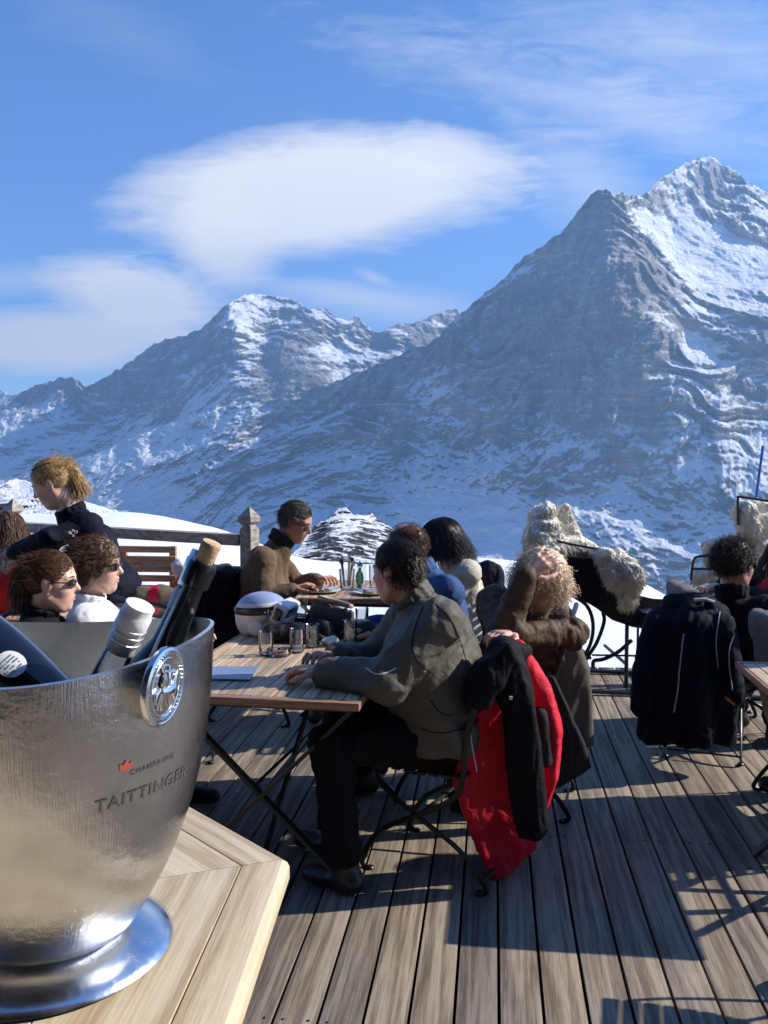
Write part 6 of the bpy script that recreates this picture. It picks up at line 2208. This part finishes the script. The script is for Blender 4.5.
# menu card
q = PZ(222, 674, TZ1)
mn_ = thing('menu_folder', 'blue grey menu folder lying on the near edge of the slatted table', 'menu', (q.x, q.y, TZ1))
a_, b_, c_, d_ = PZ(180, 668, TZ1), PZ(190, 680, TZ1), PZ(250, 681, TZ1), PZ(259, 668, TZ1)
def slab(pts, z0, z1):
    n = len(pts); vs = [Vector((p.x, p.y, z0)) for p in pts] + [Vector((p.x, p.y, z1)) for p in pts]
    return vs, [tuple(range(n))[::-1], tuple(range(n, 2 * n))] + [(i, (i + 1) % n, n + (i + 1) % n, n + i) for i in range(n)]
mb = MB(); vs_, fs_ = slab([b_, c_, d_, a_], TZ1 + .0015, TZ1 + .007); mb.add(vs_, fs_); mb.build('cover', M['menu'], mn_, smooth=False)
# ski helmet with goggles, facing right
q = PZ(262, 637, TZ1)
hm = thing('ski_helmet', 'white ski helmet with a black stripe and goggles on the slatted table', 'helmet', (q.x, q.y, TZ1))
HC = PZ(262, 634, TZ1) + UP * .112
Hh = Matrix.Translation(HC) @ rotm(R_(-8), R_(-4))
s = SDF(Hh)
s.ell((0, 0, .005), (.128, .104, .086), None, 0)
s.ell((-.03, 0, -.05), (.098, .094, .078), None, .03)
s.ell((0, 0, -.055), (.10, .082, .10), None, 0, True)
s.box((.12, 0, -.07), (.07, .075, .075), None, .01, 0, True)
s.plane((0, 0, -1), (0, 0, -.108))
sdf_obj('shell', s, .006, None, hm, mats=[M['white'], M['helmet_blue'], M['black']], fm=lambda c: (lambda z: np.where(z > .046, 1, 0))(((c - np.array(Hh.translation)) @ np.array(Hh.to_3x3())[:, 2])))
for y in (-1, 1):
    s = SDF(Hh); s.ell((.0, y * .0935, -.064), (.040, .010, .040), None, 0); sdf_obj('ear_pad', s, .006, M['white'], hm)
s = SDF(Hh)
s.box((.118, 0, -.006), (.020, .078, .036), Matrix.Rotation(R_(28), 4, 'Y'), .014, .01)
s.box((.135, 0, -.008), (.030, .062, .022), Matrix.Rotation(R_(28), 4, 'Y'), .004, .0, True)
gog = sdf_obj('goggle_frame', s, .005, M['white'], hm)
s = SDF(Hh); s.box((.128, 0, -.010), (.008, .068, .026), Matrix.Rotation(R_(28), 4, 'Y'), .010, .01); sdf_obj('goggle_lens', s, .005, M['goggle'], gog)
s = SDF(Hh); s.box((.116, -.090, -.006), (.014, .004, .022), Matrix.Rotation(R_(28), 4, 'Y'), .006, .01); sdf_obj('goggle_lens', s, .004, M['goggle'], gog)
mb = MB()
for k in range(2):
    pass
ring = [Hh @ Vector((.1265 * math.cos(a) - .002, .1035 * math.sin(a), .010)) for a in [2 * PI * k / 40 for k in range(40)]]
mb.tube(ring, .019, 8, closed=True, flat=.22); mb.build('strap', M['black'], hm)
bpy.context.view_layer.update()
mb = MB()
for (px, py) in ((253, 599.5), (256, 597.5), (259, 599.5), (256, 601)):
    q = P(px, py, 3.95); 
    v = Hh.inverted() @ P(px, py, 4.0)
    loc = Hh @ Vector((v.x, -math.sqrt(max(0, 1 - (v.x / .1265) ** 2)) * .1035 - .006, .010 + (598.5 - py) * .0035))
    mb.lathe([(0, 0), (.005, 0), (.004, .0015), (0, .0015)], Matrix.Translation(loc) @ Hh.to_3x3().to_4x4() @ Matrix.Rotation(PI / 2, 4, 'X'), 10)
mb.build('emblem', M['label'], hm)
# second helmet upside down among gloves
q = PZ(332, 632, TZ1)
h2 = thing('ski_helmet', 'pale helmet with a brown rim lying upside down behind the gloves', 'helmet', (q.x, q.y, TZ1))
Hc2 = Matrix.Translation(q + UP * .088) @ rotm(.5, .30, PI)
s = SDF(Hc2); s.ell((0, 0, 0), (.112, .092, .088), None, 0); s.ell((0, 0, -.045), (.098, .08, .095), None, 0, True); s.plane((0, 0, -1), (0, 0, -.06))
sdf_obj('shell', s, .006, M['c_greycoat'], h2)
mb = MB(); mb.tube([Hc2 @ Vector((.082 * math.cos(a), .067 * math.sin(a), -.060)) for a in [2 * PI * k / 36 for k in range(36)]], .011, 8, closed=True); mb.build('rim', M['bench'], h2)
# gloves
for i, (px, py, rz, lb, m_) in enumerate([(300, 641, .3, 'black ski glove lying palm down between the glasses', 'glove'), (318, 634, 2.0, 'dark ski glove heaped against the upturned helmet', 'c_darkgrey'), (366, 640, 2.6, 'black ski glove by the elbow of the man in the blue fleece', 'glove')]):
    q = PZ(px, py, TZ1)
    g_ = thing('ski_glove', lb, 'glove', (q.x, q.y, TZ1), 0, 'ski gloves on the near table')
    s = SDF()
    dr_ = Vector((math.cos(rz), math.sin(rz), 0))
    hand_prims(s, q + UP * .040 - dr_ * .04, dr_ - UP * .10, Vector((0, 0, -1)), 1, .4, .12, 1.25)
    s.cone(q + UP * .040 - dr_ * .13, q + UP * .045 - dr_ * .03, .044, .032, .03)
    s.ell(q + UP * .045, (.055, .05, .032), None, .03)
    sdf_obj('cloth', s, .006, M[m_], g_, fold=dict(amp=.010, freq=16, seed=i))

# far table: plates, glass, napkin holder, bottle card
TZ2 = .7515
def plate(px, py, r, label):
    q = PZ(px, py, TZ2)
    t_ = thing('plate', label, 'plate', (q.x, q.y, TZ2), 0)
    mb = MB(); mb.lathe([(0, .001), (r * .55, .001), (r * .62, .003), (r, .016), (r, .018), (r * .6, .007), (0, .005)], Matrix.Translation(t_.location), 40); mb.build('dish', M['ceramic'], t_)
    s = SDF(); rr = random.Random(3)
    for k in range(7): s.ell(t_.location + Vector((rr.uniform(-.5, .5) * r * .8, rr.uniform(-.5, .5) * r * .8, .013)), (.022, .018, .010), None, .01)
    sdf_obj('food', s, .005, M['c_beige'], t_)
plate(321, 592, .125, 'white plate of food in front of the man in the brown fleece')
plate(372, 594, .11, 'white plate near the woman with the black bob')
q = PZ(330, 590, TZ2)
nd = thing('knife', 'table knife held by the man in the brown fleece', 'knife', P(312, 584, 5.3))
mb = MB(); mb.bar(P(306, 586, 5.2), P(322, 588, 5.12), .003, .014); mb.build('blade', M['polish'], nd)
mb = MB(); mb.bar(P(300, 584, 5.22), P(306, 586, 5.2), .010, .014, bev=.003); mb.build('handle', M['black'], nd)
q = PZ(347, 588, TZ2)
ch_ = thing('cutlery_holder', 'clear beaker full of dark cutlery on the farther table', 'beaker', (q.x, q.y, TZ2))
mb = MB(); mb.lathe([(0, 0), (.040, 0), (.043, .004), (.052, .12), (.0505, .12), (.041, .006), (0, .005)], Matrix.Translation(ch_.location + UP * .001), 30); mb.build('beaker', M['clear'], ch_)
r5 = random.Random(8)
for k in range(10):
    a = r5.uniform(0, 6.28); b0 = ch_.location + Vector((.02 * math.cos(a), .02 * math.sin(a), .012)); t1 = ch_.location + Vector((.042 * math.cos(a), .042 * math.sin(a), r5.uniform(.15, .19)))
    mb = MB(); mb.bar(b0, t1, .010, .004); mb.lathe([(0, -.02), (.010, -.012), (.012, 0), (.008, .014), (0, .018)], Matrix.Translation(t1), 8, 1, .4); mb.build('cutlery', M['iron'] if k % 3 else M['polish'], ch_)
q = PZ(360, 590, TZ2)
bc_ = thing('drinks_card', 'upright drinks card with a green bottle printed on it, on the farther table', 'menu card', (q.x, q.y, TZ2))
x_, z_ = RT, UP
q = q + UP * .003
mb = MB(); mb.box(q + UP * .095, (.085, .004, .19), None, .001); mb.box(q + UP * .004 + FW * .03, (.085, .06, .006)); mb.build('card', M['clear'], bc_)
def flatp(pts, yo=-.0035):
    vs = [q + Vector((x, yo, z)) for x, z in pts]; return vs
mb = MB()
N_ = 20
mb.add(flatp([(-.002 + .026 * math.cos(2 * PI * k / N_), .072 + .052 * math.sin(2 * PI * k / N_)) for k in range(N_)]), [tuple(range(N_))])
mb.add(flatp([(-.020, .012), (.004, .004), (.014, .022), (-.016, .030)]), [(0, 1, 2, 3)])
mb.add(flatp([(-.012, .122), (.010, .122), (.008, .142), (-.008, .142)]), [(0, 1, 2, 3)])
st_ = []
for k in range(10):
    a = PI / 2 + PI * k / 5; r = .030 if k % 2 == 0 else .016
    st_.append((r * math.cos(a), .160 + r * .8 * math.sin(a)))
for k in range(10):
    mb.add(flatp([(0, .160), st_[k], st_[(k + 1) % 10]], -.0045), [(0, 1, 2)])
mb.build('green_print', M['green'], bc_, smooth=False)
mb = MB()
for (x, z) in ((.002, .104), (-.006, .095), (.002, .085), (-.008, .072), (.004, .058), (-.004, .045), (.004, .034)):
    mb.add(flatp([(x - .006, z - .004), (x + .006, z - .003), (x + .005, z + .004), (x - .005, z + .003)], -.0052), [(0, 1, 2, 3)])
mb.build('white_print', M['label'], bc_, smooth=False)
for i, (px, py, lb) in enumerate([(374, 588, 'slim glass to the right of the green bottle card'), (383, 592, 'glass beside the woman with the black bob')]):
    q = PZ(px, py, TZ2)
    o = copy_tree(g0); o.location = (q.x, q.y, TZ2 + .001); o.scale = (1, 1, 1.45); o['label'] = lb; o['group'] = 'tumblers on the farther table'
o = copy_tree(g0); q = PZ(57, 566, .7515); q = P(57, 552, 4.75); o.location = (q.x, q.y, q.z - .05); 
q = P(57, 560, 4.9)
o['label'] = 'tumbler carried by the waitress'; o['group'] = 'glasses at the left table'
q = P(12, 553, 4.2); o.location = (q.x - .06, q.y, q.z - .09)
# ------------------------------------------------------------------ the air between here and the mountains
def make_haze(density=1.0e-4):
    m = bpy.data.materials.new('haze_air'); m.use_nodes = True
    t = m.node_tree; t.nodes.clear()
    o_ = t.nodes.new('ShaderNodeOutputMaterial'); v = t.nodes.new('ShaderNodeVolumePrincipled')
    v.inputs['Color'].default_value = (.34, .60, 1.0, 1)
    v.inputs['Density'].default_value = density
    v.inputs['Anisotropy'].default_value = .2
    t.links.new(v.outputs[0], o_.inputs['Volume'])
    allz = []
    lo = [1e9] * 3; hi = [-1e9] * 3
    bpy.context.view_layer.update()
    for ob in COL.objects:
        if ob.type != 'MESH': continue
        for c in ob.bound_box:
            q = ob.matrix_world @ Vector(c)
            for i in range(3):
                lo[i] = min(lo[i], q[i]); hi[i] = max(hi[i], q[i])
    mb = MB()
    lo = [lo[0] - 20, lo[1] - 20, lo[2] - 1]; hi = [hi[0] + 20, hi[1] + 20, hi[2] + 2]
    mb.box([(lo[i] + hi[i]) / 2 for i in range(3)], [hi[i] - lo[i] for i in range(3)])
    hz = mb.build('haze', m, smooth=False)
    hz['kind'] = 'stuff'
    return hz
make_haze()
cy_ = scene.cycles
try:
    cy_.max_bounces = 8
    cy_.diffuse_bounces = 3
    cy_.glossy_bounces = 4
    cy_.transmission_bounces = 8
    cy_.volume_bounces = 0
    cy_.caustics_reflective = False
    cy_.caustics_refractive = False
except Exception:
    pass
